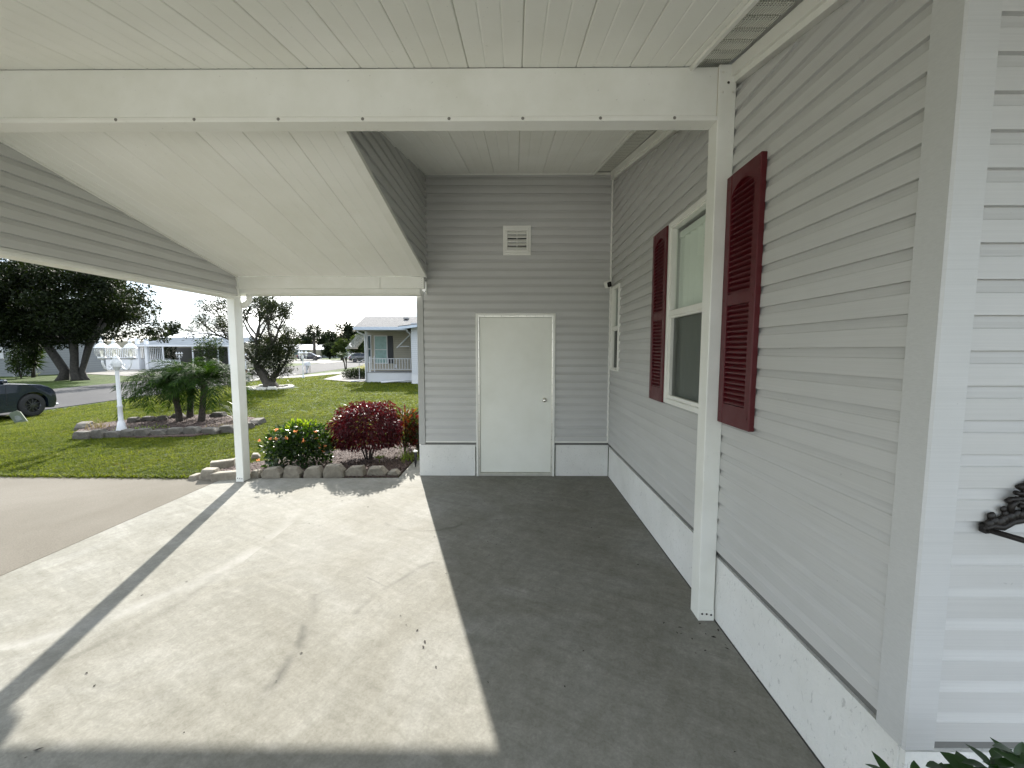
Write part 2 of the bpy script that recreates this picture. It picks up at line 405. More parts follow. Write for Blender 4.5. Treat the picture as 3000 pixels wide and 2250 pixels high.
def _stone2(n):
    v = n.coord(rand=True); a = n.noise(v, 12, 7, .65, .5)
    c = n.ramp(a, [(.3, (.05, .045, .036)), (.7, (.115, .104, .086))]); return n.end(n.pbr(c, .95, normal=n.bump(a, .8, .02)))
STONE2 = M('weathered_stone', _stone2)
def _bark(n):
    v = n.coord((1, 1, .3)); a = n.noise(v, 18, 7, .7, .6); c = n.ramp(a, [(.3, (.018, .015, .012)), (.7, (.075, .065, .053))])
    return n.end(n.pbr(c, .95, normal=n.bump(a, 1, .03)))
BARK = M('bark', _bark)
def _soffit(n):
    v = n.coord((1, 1, 1)); s = n.n('ShaderNodeSeparateXYZ'); n.l(v, s.inputs[0])
    w = n.math('SINE', n.math('MULTIPLY', s.outputs[0], 2*math.pi/.011))
    c = n.ramp(n.math('ADD', n.math('MULTIPLY', w, .5), .5), [(.2, (.50, .50, .44)), (.6, (.80, .80, .72))])
    return n.end(n.pbr(c, .5, normal=n.bump(w, .6, .003)))
SOFFIT = M('vented_soffit', _soffit)
HOLE = plain('vent_hole', (.03, .03, .028), .9)

# ================================================================== SETTING: ground
def lin(a, b, n): return [a+(b-a)*i/n for i in range(n)]
gxs = lin(-260, -60, 10)+lin(-60, -34, 13)+lin(-34, -6, 80)+lin(-6, 2, 8)+lin(2, 160, 8)+[160]
gys = lin(-60, -8, 6)+lin(-8, 60, 68)+lin(60, 330, 14)+[330]
GX, GY = np.meshgrid(gxs, gys); GZ = np.vectorize(zg)(GX, GY); nx, ny = len(gxs), len(gys)
idx = np.arange(nx*ny).reshape(ny, nx)
lawn = bpy.data.objects.new('lawn', mesh_np('lawn', np.stack([GX, GY, GZ], -1).reshape(-1, 3), np.stack([idx[:-1, :-1], idx[:-1, 1:], idx[1:, 1:], idx[1:, :-1]], -1).reshape(-1, 4), LAWN, True))
COL.objects.link(lawn); lawn['kind'] = 'structure'
def drape(name, pts, off, mat):
    bm = bmesh.new(); bm.faces.new([bm.verts.new((p[0], p[1], 0)) for p in pts]); bmesh.ops.triangulate(bm, faces=bm.faces[:])
    for _ in range(4): bmesh.ops.subdivide_edges(bm, edges=bm.edges[:], cuts=1, use_grid_fill=True)
    for v in bm.verts: v.co.z = zg(v.co.x, v.co.y)+off
    bmesh.ops.recalc_face_normals(bm, faces=bm.faces[:])
    me = bpy.data.meshes.new(name); bm.to_mesh(me); bm.free(); me.materials.append(mat)
    o = bpy.data.objects.new(name, me); COL.objects.link(o); o['kind'] = 'structure'; return o
sheet('street', [(RX(-40)-.05, -40), (RX(150)-.05, 150), (FX(150), 150), (FX(-40), -40)], -.36, ROAD)
sheet('cross_street', [(FX(70)+.4, 62), (FX(84)+.4, 84), (-125, 106), (-125, 94)], -.356, WALK)
P2 = lambda *q: [gz(x, y)[:2] for x, y in q]
drape('opposite_driveway', P2((60, 1088), (330, 1100), (560, 1112), (690, 1098), (700, 1072), (430, 1076), (150, 1083)), .03, WALK)
drape('neighbour_driveway', P2((700, 1121), (822, 1109), (1030, 1095), (1100, 1091), (1030, 1088), (960, 1093), (870, 1101), (770, 1107)), .035, WALK)
drape('neighbour_path', P2((946, 1113), (1030, 1120.5))+[(-7.9, 20.7), (-7.9, 24)]+P2((1004, 1097)), .04, WALK)
drape('far_driveway', P2((820, 1060), (950, 1066), (1010, 1060), (960, 1054), (830, 1053)), .045, WALK)
sheet('rear_bounce_apron', [(-12, -34), (9, -34), (9, -4.01), (-12, -4.01)], -.001, BOUNCEC, .1)  # unseen pale sheet added behind the camera to bounce sun under the roof
sheet('carport_slab', [(-3.665, -4), (1.3, -4), (1.3, 5.3), (-1.22, 5.3), (-1.22, 7.2), (-1.47, 7.2), (-1.47, 5.02), (-3.655, 4.98)], 0, SLAB, .12)
sheet('driveway', [(-10.4, -4), (-3.675, -4), (-3.665, 4.98), (-8.0, 5.07), (-10.4, 5.12)], -.002, DRIVE, .12)
sheet('house_planting_bed', [(1.302, -2.5), (6, -2.5), (6, 1.14), (1.302, 1.14)], -.004, MULCH, .1)

# ================================================================== siding boards
PROF = [(0, .001), (0, .0178), (.030, .0168), (.060, .0155), (.0642, .0118), (.080, .0058), (.1025, .0)]
PITCHB = .0985
_bcache = {}
def board(parent, O, ang, zb, s0, s1, zlo=-9, zhi=9, mat=SIDING, name='siding_board', prof=PROF):
    """one lap course. O world origin of wall line, ang heading of length axis, s0/s1 floats or fn(z)."""
    f0 = s0 if callable(s0) else (lambda z: s0); f1 = s1 if callable(s1) else (lambda z: s1)
    lo, hi = zlo-zb, zhi-zb
    P = []
    for i, (z, o_) in enumerate(prof):
        if lo <= z <= hi: P.append((z, o_))
        if i+1 < len(prof):
            z2, o2 = prof[i+1]
            for cut in sorted((lo, hi)):
                if z < cut < z2: P.append((cut, o_+(o2-o_)*(cut-z)/(z2-z)))
    P = sorted(set(P), key=lambda q: (q[0], prof.index(q) if q in prof else 0))
    if len(P) < 2 or P[-1][0]-P[0][0] < .004: return None
    key = None if callable(s0) or callable(s1) else (round(s0, 4), round(s1, 4), tuple(P), mat.name)
    me = _bcache.get(key) if key else None
    if me is None:
        vs = []; keep = []
        for z, o_ in P:
            a, b = f0(zb+z), f1(zb+z)
            if b < a: b = a
            vs += [(a, o_, z), (b, o_, z)]
        if max(vs[2*i+1][0]-vs[2*i][0] for i in range(len(P))) < .01: return None
        fs = [(2*i, 2*i+1, 2*i+3, 2*i+2) for i in range(len(P)-1)]
        me = bpy.data.meshes.new(name); me.from_pydata(vs, [], fs); me.materials.append(mat); me.update()
        if key: _bcache[key] = me
    o = bpy.data.objects.new(name, me); o.location = (O[0], O[1], zb); o.rotation_euler = (0, 0, ang)
    link(o, parent); return o

SLP = .22
YN = -.7          # unseen near eave of the carport, its reach tuned for the light underneath
def zc(Y): return 3.118 + SLP*(Y-2.314)          # underside of the rising ceiling plane
# ================================================================== HOUSE (right)
XW, YB, YC = 1.2, 5.13, 1.17
house = thing('house', 'grey vinyl-sided house with white stucco skirt along the right of the carport', 'house', (3, 3, 0))
wb = MB(); T = .12
WIN = (2.32, 3.19, 1.2, 2.56); SW = (4.665, 5.02, 1.365, 2.365)
ys = [YC+.02, WIN[0]+.03, WIN[1]-.03, SW[0]+.02, SW[1]-.02, 8.0]
for i in range(5):
    a, b = ys[i], ys[i+1]
    if i in (1, 3):
        w = WIN if i == 1 else SW
        wb.box((XW+.012, a, .36), (XW+T, b, w[2]+.03)); z1 = w[3]-.03
    else: z1 = .36
    wb.hexa([(XW+.012, a, z1), (XW+T, a, z1), (XW+T, b, z1), (XW+.012, b, z1), (XW+.012, a, zc(a)-.02), (XW+T, a, zc(a)-.02), (XW+T, b, zc(b)-.02), (XW+.012, b, zc(b)-.02)])
wall_r = wb.build('wall', SIDING, house)
wall_r['label'] = 'long grey siding wall facing the carport'
ztop = lambda Y: 3.03 + .226*(Y-2.295)
yt = lambda z: 2.295 + (z+.03-3.03)/.226
O = (XW, 0)
Z0 = .432
for k in range(34):
    zb = Z0 + k*PITCHB; zm = zb+.05
    if zb > 3.72: break
    start = (lambda z: max(YC+.075, yt(z))) if zb+.1 > ztop(YC) else YC+.075
    cuts = []
    lo, hi = zb, zb+.1025
    segs = [(start, YB-.012)]
    for w in (WIN, SW):
        ns = []
        for a, b in segs:
            a_ = a(zb+.05) if callable(a) else a
            if lo < w[3] and hi > w[2] and a_ < w[0] and b > w[1]:
                if lo >= w[2]-.001 and hi <= w[3]+.005:
                    ns += [(a, w[0]+.012), (w[1]-.012, b)]
                else:
                    ns += [(a, w[0]+.012), (w[1]-.012, b)]
                    if lo < w[2]: board(wall_r, O, math.pi/2, zb, w[0]+.012, w[1]-.012, -9, w[2]+.008)
                    if hi > w[3]: board(wall_r, O, math.pi/2, zb, w[0]+.012, w[1]-.012, w[3]-.008, 9)
            else: ns.append((a, b))
        segs = ns
    for a, b in segs: board(wall_r, O, math.pi/2, zb, a, b)
# skirt
MB().box((XW-.006, YC+.01, 0), (XW+.1, YB-.03, .385)).build('stucco_skirt', STUCCO, house)
MB().box((XW+.008, YC+.02, .386), (XW+.05, YB-.02, .43)).build('starter_gap', plain('grey_gap', (.16, .16, .15), .8), house)
MB().box((XW-.012, 1.0, -.02), (XW-.0065, YB-.03, .004)).build('base_joint', plain('dark_joint', (.05, .05, .045), .9), house)
# front return wall
wr = MB().box((XW+.02, YC+.012, .36), (6, YC+T, 2.95)).build('wall', SIDING, house); wr['label'] = 'short pale wall facing the viewer at the right edge'
for k in range(27):
    zb = Z0-.012 + k*PITCHB
    board(wr, (0, YC), math.pi, zb, -6, -(XW+.07))
MB().box((XW, YC-.008, -.1), (6, YC+.1, .375)).build('stucco_skirt', STUCCO, house)
MB().box((XW+.05, YC+.004, .376), (6, YC+.05, .418)).build('starter_gap', MATS['grey_gap'], house)
# corner board
mb = MB().cbox((XW-.022, YC-.022, .39), (XW+.076, YC+.078, 2.86), .006)
mb.build('corner_post', _siding((.58, .585, .575), 'pale_corner_vinyl'), house)
# rake fascia (moulding), three steps
fm = MB()
def rake(mb, x0, x1, dz0, dz1, y0, y1):
    z = lambda Y: 3.03 + .226*(Y-2.295)
    mb.hexa([(x0, y0, z(y0)+dz0), (x1, y0, z(y0)+dz0), (x1, y1, z(y1)+dz0), (x0, y1, z(y1)+dz0), (x0, y0, z(y0)+dz1), (x1, y0, z(y0)+dz1), (x1, y1, z(y1)+dz1), (x0, y1, z(y1)+dz1)])
rake(fm, XW-.028, XW+.01, 0, .03, YN, 4.92); rake(fm, XW-.045, XW+.01, .031, .092, YN, 4.92)
fm.build('rake_moulding', TRIM, house)
fm2 = MB(); rake(fm2, XW-.05, XW+.012, -.006, .094, 4.923, 5.112); fm2.build('rake_moulding', TRIM, house)
# vented soffit strips
so = MB(); x0s = .955
def zs(Y): return zc(Y)+.012
so.hexa([(x0s, YN, zs(YN)+.03), (XW, YN, zs(YN)+.03), (XW, 5.1, zs(5.1)+.03), (x0s, 5.1, zs(5.1)+.03), (x0s, YN, zs(YN)+.05), (XW, YN, zs(YN)+.05), (XW, 5.1, zs(5.1)+.05), (x0s, 5.1, zs(5.1)+.05)])
soff = so.build('soffit', TRIM, house)
sm = None; y = 5.1
tilt = math.atan(SLP)
while y > YN:
    if sm is None:
        mb = MB(); w, L = XW-.05-x0s, .098
        mb.add([(0, 0, 0), (w, 0, 0), (w, 0, .012), (0, 0, .012), (0, .010, -.003), (w, .010, -.003), (0, L-.012, -.003), (w, L-.012, -.003), (0, L, .004), (w, L, .004)],
               [(0, 1, 5, 4), (4, 5, 7, 6), (6, 7, 9, 8), (0, 3, 2, 1)])
        sm = mb.mesh('soffit_strip', SOFFIT); 
        hb = MB()
        for r_ in (.004, .016):
            for q in range(int(w/.0135)):
                cx = .006+q*.0135; hb.add([(cx+.003*math.cos(t), r_+.0022*math.sin(t), -.0045) for t in (0, 1.05, 2.1, 3.14, 4.19, 5.24)], [(0, 1, 2, 3, 4, 5)])
        hm = hb.mesh('vent_hole', HOLE)
    o = bpy.data.objects.new('soffit_strip', sm); o.location = (x0s, y-.1, zs(y-.1)+.012); o.rotation_euler = (tilt, 0, 0); link(o, soff)
    if y < 5.0:
        h = bpy.data.objects.new('vent_hole', hm); h.location = (x0s, y-.1, zs(y-.1)+.012); h.rotation_euler = (tilt, 0, 0); link(h, soff); h['kind'] = 'stuff'
    y -= .1
# roof over the house
ro = MB(); ro.hexa([(-1.14, 2.44, zc(2.44)+.09), (6.2, 2.44, zc(2.44)+.09), (6.2, 8.2, zc(8.2)+.09), (-1.14, 8.2, zc(8.2)+.09), (-1.14, 2.44, zc(2.44)+.17), (6.2, 2.44, zc(2.44)+.17), (6.2, 8.2, zc(8.2)+.17), (-1.14, 8.2, zc(8.2)+.17)])
ro.hexa([(XW+.03, YN-.05, zc(YN-.05)+.06), (6.2, YN-.05, zc(YN-.05)+.06), (6.2, 2.43, zc(2.43)+.06), (XW+.03, 2.43, zc(2.43)+.06), (XW+.03, YN-.05, zc(YN-.05)+.14), (6.2, YN-.05, zc(YN-.05)+.14), (6.2, 2.43, zc(2.43)+.14), (XW+.03, 2.43, zc(2.43)+.14)])
ro.build('roof', plain('roof_white', (.6, .6, .58), .6, nscale=2), house)
MB().box((6, YC, 0), (6.1, 8, 3.9)).box((1.33, 7.9, 0), (6, 8, 4.2)).build('far_wall', SIDING, house)

def window(parent, y0, y1, z0, z1, fw, name='window', nbl=9):
    win = MB()
    xo, xi = XW-.034, XW+.02
    for a, b in (((xo, y0, z0), (xi, y0+fw, z1)), ((xo, y1-fw, z0), (xi, y1, z1)), ((xo, y0+fw, z0), (xi, y1-fw, z0+fw)), ((xo, y0+fw, z1-fw), (xi, y1-fw, z1))):
        win.cbox(a, b, .004)
    w = win.build(name, TRIM, parent)
    zm = (z0+z1)/2+.005; s = fw*.7
    fr = MB()
    fr.cbox((xo+.008, y0+fw, zm-.022), (xi, y1-fw, zm+.022), .004)
    for a, b in (((y0+fw, zm+.022), (y0+fw+.016, z1-fw)), ((y1-fw-.016, zm+.022), (y1-fw, z1-fw))):
        fr.box((xo+.012, a[0], a[1]), (xi, b[0], b[1]))
    fr.box((xo+.012, y0+fw+.016, z1-fw-.016), (xi, y1-fw-.016, z1-fw))
    for a, b in (((y0+fw, z0+fw), (y0+fw+s, zm-.022)), ((y1-fw-s, z0+fw), (y1-fw, zm-.022))):
        fr.box((xo+.018, a[0], a[1]), (xi+.01, b[0], b[1]))
    fr.box((xo+.018, y0+fw+s, z0+fw), (xi+.01, y1-fw-s, z0+fw+s)); fr.box((xo+.018, y0+fw+s, zm-.022-s*.6), (xi+.01, y1-fw-s, zm-.022))
    fr.build('sash', TRIM, w)
    MB().add([(xi-.008, y0+fw+.012, zm+.02), (xi-.008, y1-fw-.012, zm+.02), (xi-.008, y1-fw-.012, z1-fw-.012), (xi-.008, y0+fw+.012, z1-fw-.012)], [(0, 3, 2, 1)]).build('pane', GLASS, w)
    MB().add([(xi, y0+fw+s-.004, z0+fw+s-.004), (xi, y1-fw-s+.004, z0+fw+s-.004), (xi, y1-fw-s+.004, zm-.03), (xi, y0+fw+s-.004, zm-.03)], [(0, 3, 2, 1)]).build('pane', GLASS, w)
    MB().add([(xi-.013, y0+fw+s-.004, z0+fw+s-.004), (xi-.013, y1-fw-s+.004, z0+fw+s-.004), (xi-.013, y1-fw-s+.004, zm-.03), (xi-.013, y0+fw+s-.004, zm-.03)], [(0, 1, 2, 3)]).build('insect_screen', SCREEN, w)
    # dim room behind
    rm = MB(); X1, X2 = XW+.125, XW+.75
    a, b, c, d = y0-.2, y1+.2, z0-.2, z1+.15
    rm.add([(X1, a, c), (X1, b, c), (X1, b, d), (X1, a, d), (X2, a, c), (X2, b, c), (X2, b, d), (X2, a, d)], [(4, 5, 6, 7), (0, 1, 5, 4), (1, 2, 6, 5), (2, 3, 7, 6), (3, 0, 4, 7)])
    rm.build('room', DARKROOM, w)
    bw = (y1-y0+.1)/nbl
    MB().box((XW+.04, y0-.03, z1-.115), (XW+.09, y1+.03, z1-.07)).build('blind_rail', BLIND, w)
    bl = MB(); h = bw*.56
    bl.add([(-.012, -h, 0), (.006, -h*.4, 0), (.010, h*.4, 0), (-.004, h, 0), (-.012, -h, 1), (.006, -h*.4, 1), (.010, h*.4, 1), (-.004, h, 1)], [(0, 1, 5, 4), (1, 2, 6, 5), (2, 3, 7, 6)])
    bm_ = bl.mesh('blind', BLIND, True)
    for i in range(nbl):
        o = bpy.data.objects.new('blind', bm_); o.location = (XW+.06, y0-.03+bw*(i+.5), z0-.05); o.scale = (1, 1, z1-.115-z0+.05)
        o.rotation_euler = (0, 0, math.radians(14)); link(o, w)
    return w
w1 = window(house, *WIN, .036, nbl=10); w1['label'] = 'tall single-hung window with vertical blinds between the shutters'
w2 = window(house, *SW, .022, nbl=4); w2['label'] = 'narrow window in the corner beside the storage room'

def shutter(y0, y1, z0, z1):
    xo, xi = XW-.045, XW-.013
    s = .05; mz = (z0+z1)/2 + .005
    b = MB().cbox((xo, y0, z0), (xi, y0+s, z1), .004).cbox((xo, y1-s, z0), (xi, y1, z1), .004)
    b.box((xo+.003, y0+s, z0), (xi, y1-s, z0+.11)).box((xo+.003, y0+s, mz-.03), (xi, y1-s, mz+.03))
    n = 12; a0, a1 = y0+s, y1-s; vs = []
    arc = [(a0+(a1-a0)*i/n, z1-.115+.055*math.sin(math.pi*i/n)**.7) for i in range(n+1)]
    b.prism([(a0, z1)]+[(p[0], p[1]) for p in arc]+[(a1, z1)], xo+.003, xi, lambda u, v, d: (d, u, v))
    sh = b.build('shutter', RED, house)
    MB().box((xi-.008, a0, z0+.1), (xi-.004, a1, z1-.05)).build('backing', RED, sh)
    L = a1-a0
    lm = MB().hexa([(0, 0, 0), (.017, 0, .018), (.017, L, .018), (0, L, 0), (0, 0, .006), (.017, 0, .023), (.017, L, .023), (0, L, .006)]).mesh('slat', RED)
    for za, zb_ in ((z0+.114, mz-.034), (mz+.034, z1-.072)):
        k = int((zb_-za)/.0268)
        for i in range(k):
            o = bpy.data.objects.new('slat', lm); o.location = (xo+.006, a0, za+i*(zb_-za)/k); link(o, sh)
    for yy, zz in ((y0+.02, z0+.06), (y1-.02, z0+.06), (y0+.02, z1-.07), (y1-.02, z1-.07), (y0+.02, mz), (y1-.02, mz)):
        sc_ = MB().lathe([(0, .0025), (.005, .002), (.0065, 0)], 8).build('screw', RED, sh, world=False); sc_.location = (xo, yy, zz); sc_.rotation_euler = (0, -math.pi/2, 0)
    return sh
s1 = shutter(WIN[1]+.004, 3.505, 1.195, 2.553); s1['label'] = 'far burgundy louvred shutter left of the window'
s2 = shutter(2.0, WIN[0]-.008, 1.2, 2.537); s2['label'] = 'near burgundy louvred shutter right of the post'

# ================================================================== STORAGE ROOM (back wall with door)
shed = thing('storage_room', 'grey-sided storage room with white door and louvred vent at the carport end', 'storage room', (0, 5.3, 0))
DX0, DX1, DZ = -.492, .503, 2.065
wbk = MB()
wbk.box((-1.215, YB+.012, .37), (DX0+.03, YB+.1, 2.3)).box((DX1-.03, YB+.012, .37), (XW, YB+.1, 2.3)).box((DX0+.03, YB+.012, DZ-.03), (DX1-.03, YB+.1, 2.3))
wbk.box((-1.1, YB+.012, 2.3), (XW, YB+.1, zc(YB)+.05))
wallb = wbk.build('wall', SIDING, shed); wallb['label'] = 'grey siding wall round the white door'
ZB0 = .452
for k in range(34):
    zb = ZB0 + k*PITCHB
    if zb > 3.71: break
    xl = -1.140 if zb < 2.30 else -1.092; zhi = 3.722
    if zb < DZ and zb+.1 > DZ:
        board(wallb, (0, YB), math.pi, zb, -(XW-.018), -(DX1+.002)); board(wallb, (0, YB), math.pi, zb, -(DX0-.002), -xl)
        board(wallb, (0, YB), math.pi, zb, -(DX1+.0), -(DX0), DZ-.006, 9)
    elif zb < DZ:
        board(wallb, (0, YB), math.pi, zb, -(XW-.018), -(DX1+.002)); board(wallb, (0, YB), math.pi, zb, -(DX0-.002), -xl)
    else:
        board(wallb, (0, YB), math.pi, zb, -(XW-.018), -xl, -9, zhi)
# skirts and trims
MB().box((-1.222, YB-.012, 0), (DX0-.018, YB+.1, .402)).build('stucco_skirt', STUCCO, shed)
MB().box((DX1+.018, YB-.012, 0), (XW-.012, YB+.1, .402)).build('stucco_skirt', STUCCO, shed)
MB().box((-1.2, YB-.002, .403), (DX0-.004, YB+.02, .432)).box((DX1+.004, YB-.002, .403), (XW-.012, YB+.02, .432)).build('starter_gap', MATS['grey_gap'], shed)
MB().cbox((-1.140, YB-.02, .433), (DX0-.003, YB+.01, .452), .003).cbox((DX1+.003, YB-.02, .433), (XW-.030, YB+.01, .452), .003).build('bottom_trim', TRIM, shed)
MB().cbox((XW-.032, YB-.024, .433), (XW-.010, YB+.01, 3.722), .003).build('corner_trim', TRIM, shed)
MB().cbox((-1.10, YB-.024, 3.722), (XW-.01, YB+.01, 3.748), .003).build('top_trim', TRIM, shed)
MB().cbox((-1.222, YB-.026, .41), (-1.142, YB+.1, 2.34), .004).build('corner_post', GREYTRIM, shed)
MB().cbox((-1.108, YB-.022, 2.30), (-1.092, YB+.01, 3.722), .003).build('corner_trim', TRIM, shed)
MB().box((-1.222, YB+.1, 0), (-1.14, 7.9, 2.6)).box((-1.222, 7.8, 0), (1.2, 7.9, 4.2)).build('side_wall', SIDING, shed)
# triangular wall over the step between the two ceilings (faces +X)
XT = -1.10
SL2 = -.2155
def zl(Y): return 2.477 + SL2*(Y-4.88)           # underside of falling ceiling (left bay)
tw = MB(); tw.hexa([(XT-.1, 2.42, zl(2.42)+.02), (XT-.012, 2.42, zl(2.42)+.02), (XT-.012, YB, zl(YB)+.02), (XT-.1, YB, zl(YB)+.02), (XT-.1, 2.42, zc(2.42)+.04), (XT-.012, 2.42, zc(2.42)+.04), (XT-.012, YB, zc(YB)+.04), (XT-.1, YB, zc(YB)+.04)])
tri = tw.build('wall', SIDING_D, shed); tri['label'] = 'dark triangular siding wall between the two ceilings'
for k in range(17):
    zb = 2.262 + k*PITCHB
    # length axis heading -Y: s = -Y ; visible span: from Y>=max(2.43, ceiling) to YB
    def ymin(z): # lowest Y where z is above the falling ceiling and below the rising one
        a = 4.88 + (z-.012-2.477)/SL2; b = 2.314 + (z-.03-3.118)/SLP
        return min(max(a, b, 2.43), YB-.02)
    board(tri, (XT, 0), -math.pi/2, zb, -(YB-.02), lambda z: -ymin(z), mat=SIDING_D)
# door
door = MB().cbox((-.442, YB-.012, .046), (.459, YB+.03, 2.015), .004).build('door', DOOR, shed)
door['label'] = 'plain white door of the storage room'
kb = MB().lathe([(0, .058), (.012, .058), (.022, .052), (.0265, .042), (.024, .032), (.013, .026), (.012, .010), (.028, .008), (.031, .003), (.032, 0)], 20)
ko = kb.build('knob', KNOB, door, True, world=False); ko.location = (.373, YB-.012, .98); ko.rotation_euler = (math.pi/2, 0, 0)
df = MB()
df.cbox((DX0, YB-.034, 0), (DX0+.026, YB+.03, DZ), .003).cbox((DX1-.026, YB-.034, 0), (DX1, YB+.03, DZ), .003).cbox((DX0+.026, YB-.034, DZ-.024), (DX1-.026, YB+.03, DZ), .003)
dfo = df.build('door_frame', TRIM, shed)
al = MB().cbox((DX0+.0265, YB-.024, .012), (DX0+.047, YB+.03, DZ-.0245), .002).cbox((DX1-.044, YB-.024, .012), (DX1-.0265, YB+.03, DZ-.0245), .002).cbox((DX0+.047, YB-.024, 2.018), (DX1-.044, YB+.03, DZ-.0245), .002)
al.build('door_stop', ALU, dfo)
MB().cbox((DX0+.047, YB-.03, .012), (DX1-.044, YB+.03, .041), .003).box((DX0+.027, YB-.02, 0), (DX1-.027, YB+.03, .0115)).build('threshold', ALU, dfo)
sb = MB()
for i in range(17):
    for xx in (DX0+.037, DX1-.036):
        z = .12+i*.115+(.02 if xx > 0 else 0)*math.sin(i*2.3); sb.box((xx-.0028, YB-.027, z-.0028), (xx+.0028, YB-.023, z+.0028))
for i in range(8): sb.box((-.38+i*.105-.0028, YB-.027, 2.028), (-.38+i*.105+.0028, YB-.023, 2.034))
o = sb.build('screw', SCREW, dfo); o['kind'] = 'stuff'
# vent
VX0, VX1, VZ0, VZ1 = -.149, .192, 2.769, 3.122
v = MB()
for (x0, x1, z0, z1, d) in ((VX0, VX1, VZ0, VZ0+.03, .034), (VX0, VX1, VZ1-.03, VZ1, .034), (VX0, VX0+.028, VZ0+.03, VZ1-.03, .034), (VX1-.028, VX1, VZ0+.03, VZ1-.03, .034)):
    v.cbox((x0, YB-d, z0), (x1, YB+.005, z1), .004)
for (x0, x1, z0, z1) in ((VX0+.028, VX1-.028, VZ0+.03, VZ0+.065), (VX0+.028, VX1-.028, VZ1-.062, VZ1-.03), (VX0+.028, VX0+.055, VZ0+.065, VZ1-.062), (VX1-.055, VX1-.028, VZ0+.065, VZ1-.062)):
    v.cbox((x0, YB-.045, z0), (x1, YB+.005, z1), .006)
vent = v.build('vent', TRIM, shed); vent['label'] = 'square white louvred vent above the door'
MB().box((VX0+.05, YB-.016, VZ0+.06), (VX1-.05, YB-.0145, VZ1-.06)).build('backing', BLACK, vent)
zz0, zz1 = VZ0+.065, VZ1-.062; hs = (zz1-zz0)/5
lm = MB().hexa([(VX0+.056, 0, 0), (VX1-.056, 0, 0), (VX1-.056, .026, .034), (VX0+.056, .026, .034), (VX0+.056, -.001, .008), (VX1-.056, -.001, .008), (VX1-.056, .026, .038), (VX0+.056, .026, .038)]).mesh('slat', TRIM)
for i in range(5):
    o = bpy.data.objects.new('slat', lm); o.location = (0, YB-.043, zz0+i*hs+.002); link(o, vent)
boxo('mullion', ((VX0+VX1)/2-.004, YB-.04, zz0), ((VX0+VX1)/2+.004, YB-.02, zz1), TRIM, vent)

# ================================================================== CARPORT
cp = thing('carport', 'white aluminium carport roof on square posts with panelled ceiling', 'carport', (-1.1, 2.4, 0))
def post(x0, y0, x1, y1, z1, label):
    p = MB().cbox((x0, y0, .0), (x1, y1, z1), .004).build('post', WHITE, cp); p['label'] = label
    br = MB().cbox((x0+.001, y0-.005, 0), (x1-.001, y0-.0005, .062), .001).build('base_bracket', TRIM, p)
    for i, dz in enumerate((.043, .042, .037)):
        xx = x0+(x1-x0)*(.24+.28*i)
        s_ = MB().lathe([(0, .003), (.005, .003), (.0065, 0)], 8).build('bolt', plain('dark_bolt', (.05, .045, .04), .5, .5), p, world=False)
        s_.location = (xx, y0-.006, dz); s_.rotation_euler = (math.pi/2, 0, 0)
    return p
p1 = post(1.091, 2.314, 1.186, 2.416, 3.128, 'square white post standing against the house wall')
for (xx, zz, dk) in ((1.112, 3.087, 0), (1.165, 3.087, 0), (1.142, 3.034, 1), (1.112, 2.985, 0), (1.168, 2.985, 0)):
    s_ = MB().lathe([(0, .004), (.005, .003), (.0075, 0)], 8).build('bolt', MATS['dark_bolt'] if dk else ALU, p1, world=False)
    s_.location = (xx, 2.3135, zz); s_.rotation_euler = (math.pi/2, 0, 0)
MB().cbox((1.088, 2.322, 2.85), (1.0905, 2.41, 3.12), .0008).build('caulk_bead', plain('caulk', (.62, .56, .44), .6), p1)
p2 = post(-3.415, 4.852, -3.322, 4.978, 2.275, 'slim white post at the far left corner of the slab')
# ridge beam
bm1 = MB().cbox((-3.32, 2.322, 2.868), (1.0905, 2.408, zc(2.35)-.006), .004).build('ridge_beam', WHITE, cp)
MB().cbox((-3.32, 2.314, 2.842), (1.0905, 2.416, 2.866), .003).build('bottom_flange', TRIM, bm1)
for xx in (-2.18, -1.75, -1.29, -.83, -.36, .04, .46, .86):
    s_ = MB().lathe([(0, .005), (.006, .004), (.009, 0)], 8).build('bolt', SCREW, bm1, world=False)
    s_.location = (xx, 2.3135, 2.855); s_.rotation_euler = (math.pi/2, 0, 0)
# ceiling panels
WP = .2897
def panel_mesh(w, L, name='ceiling_panel'):
    e = .0055; vs = []; t = w/3
    prof = [(0, .012), (e*.4, .003), (e*1.2, 0), (t-.006, 0), (t, .0026), (t+.006, 0), (2*t-.006, 0), (2*t, .0026), (2*t+.006, 0), (w-e*1.2, 0), (w-e*.4, .003), (w, .012)]
    for x, z in prof: vs += [(x, 0, z), (x, L, z)]
    me = bpy.data.meshes.new(name); me.from_pydata(vs, [], [(2*i, 2*i+1, 2*i+3, 2*i+2) for i in range(len(prof)-1)]); me.materials.append(PAN); me.update(); return me
def panels(parent, x0, x1, y0, y1, zf, slope, gridoff=-1.123):
    k0 = math.floor((x0-gridoff)/WP); xs = [x0]; k = k0+1
    while gridoff+k*WP < x1-.02:
        if gridoff+k*WP > x0+.02: xs.append(gridoff+k*WP)
        k += 1
    xs.append(x1); ang = math.atan(slope); L = (y1-y0)/math.cos(ang); cache = {}
    for a, b in zip(xs, xs[1:]):
        key = round(b-a, 3)
        if key not in cache: cache[key] = panel_mesh(b-a, L)
        o = bpy.data.objects.new('ceiling_panel', cache[key]); o.location = (a, y0, zf(y0)); o.rotation_euler = (ang, 0, 0); link(o, parent)
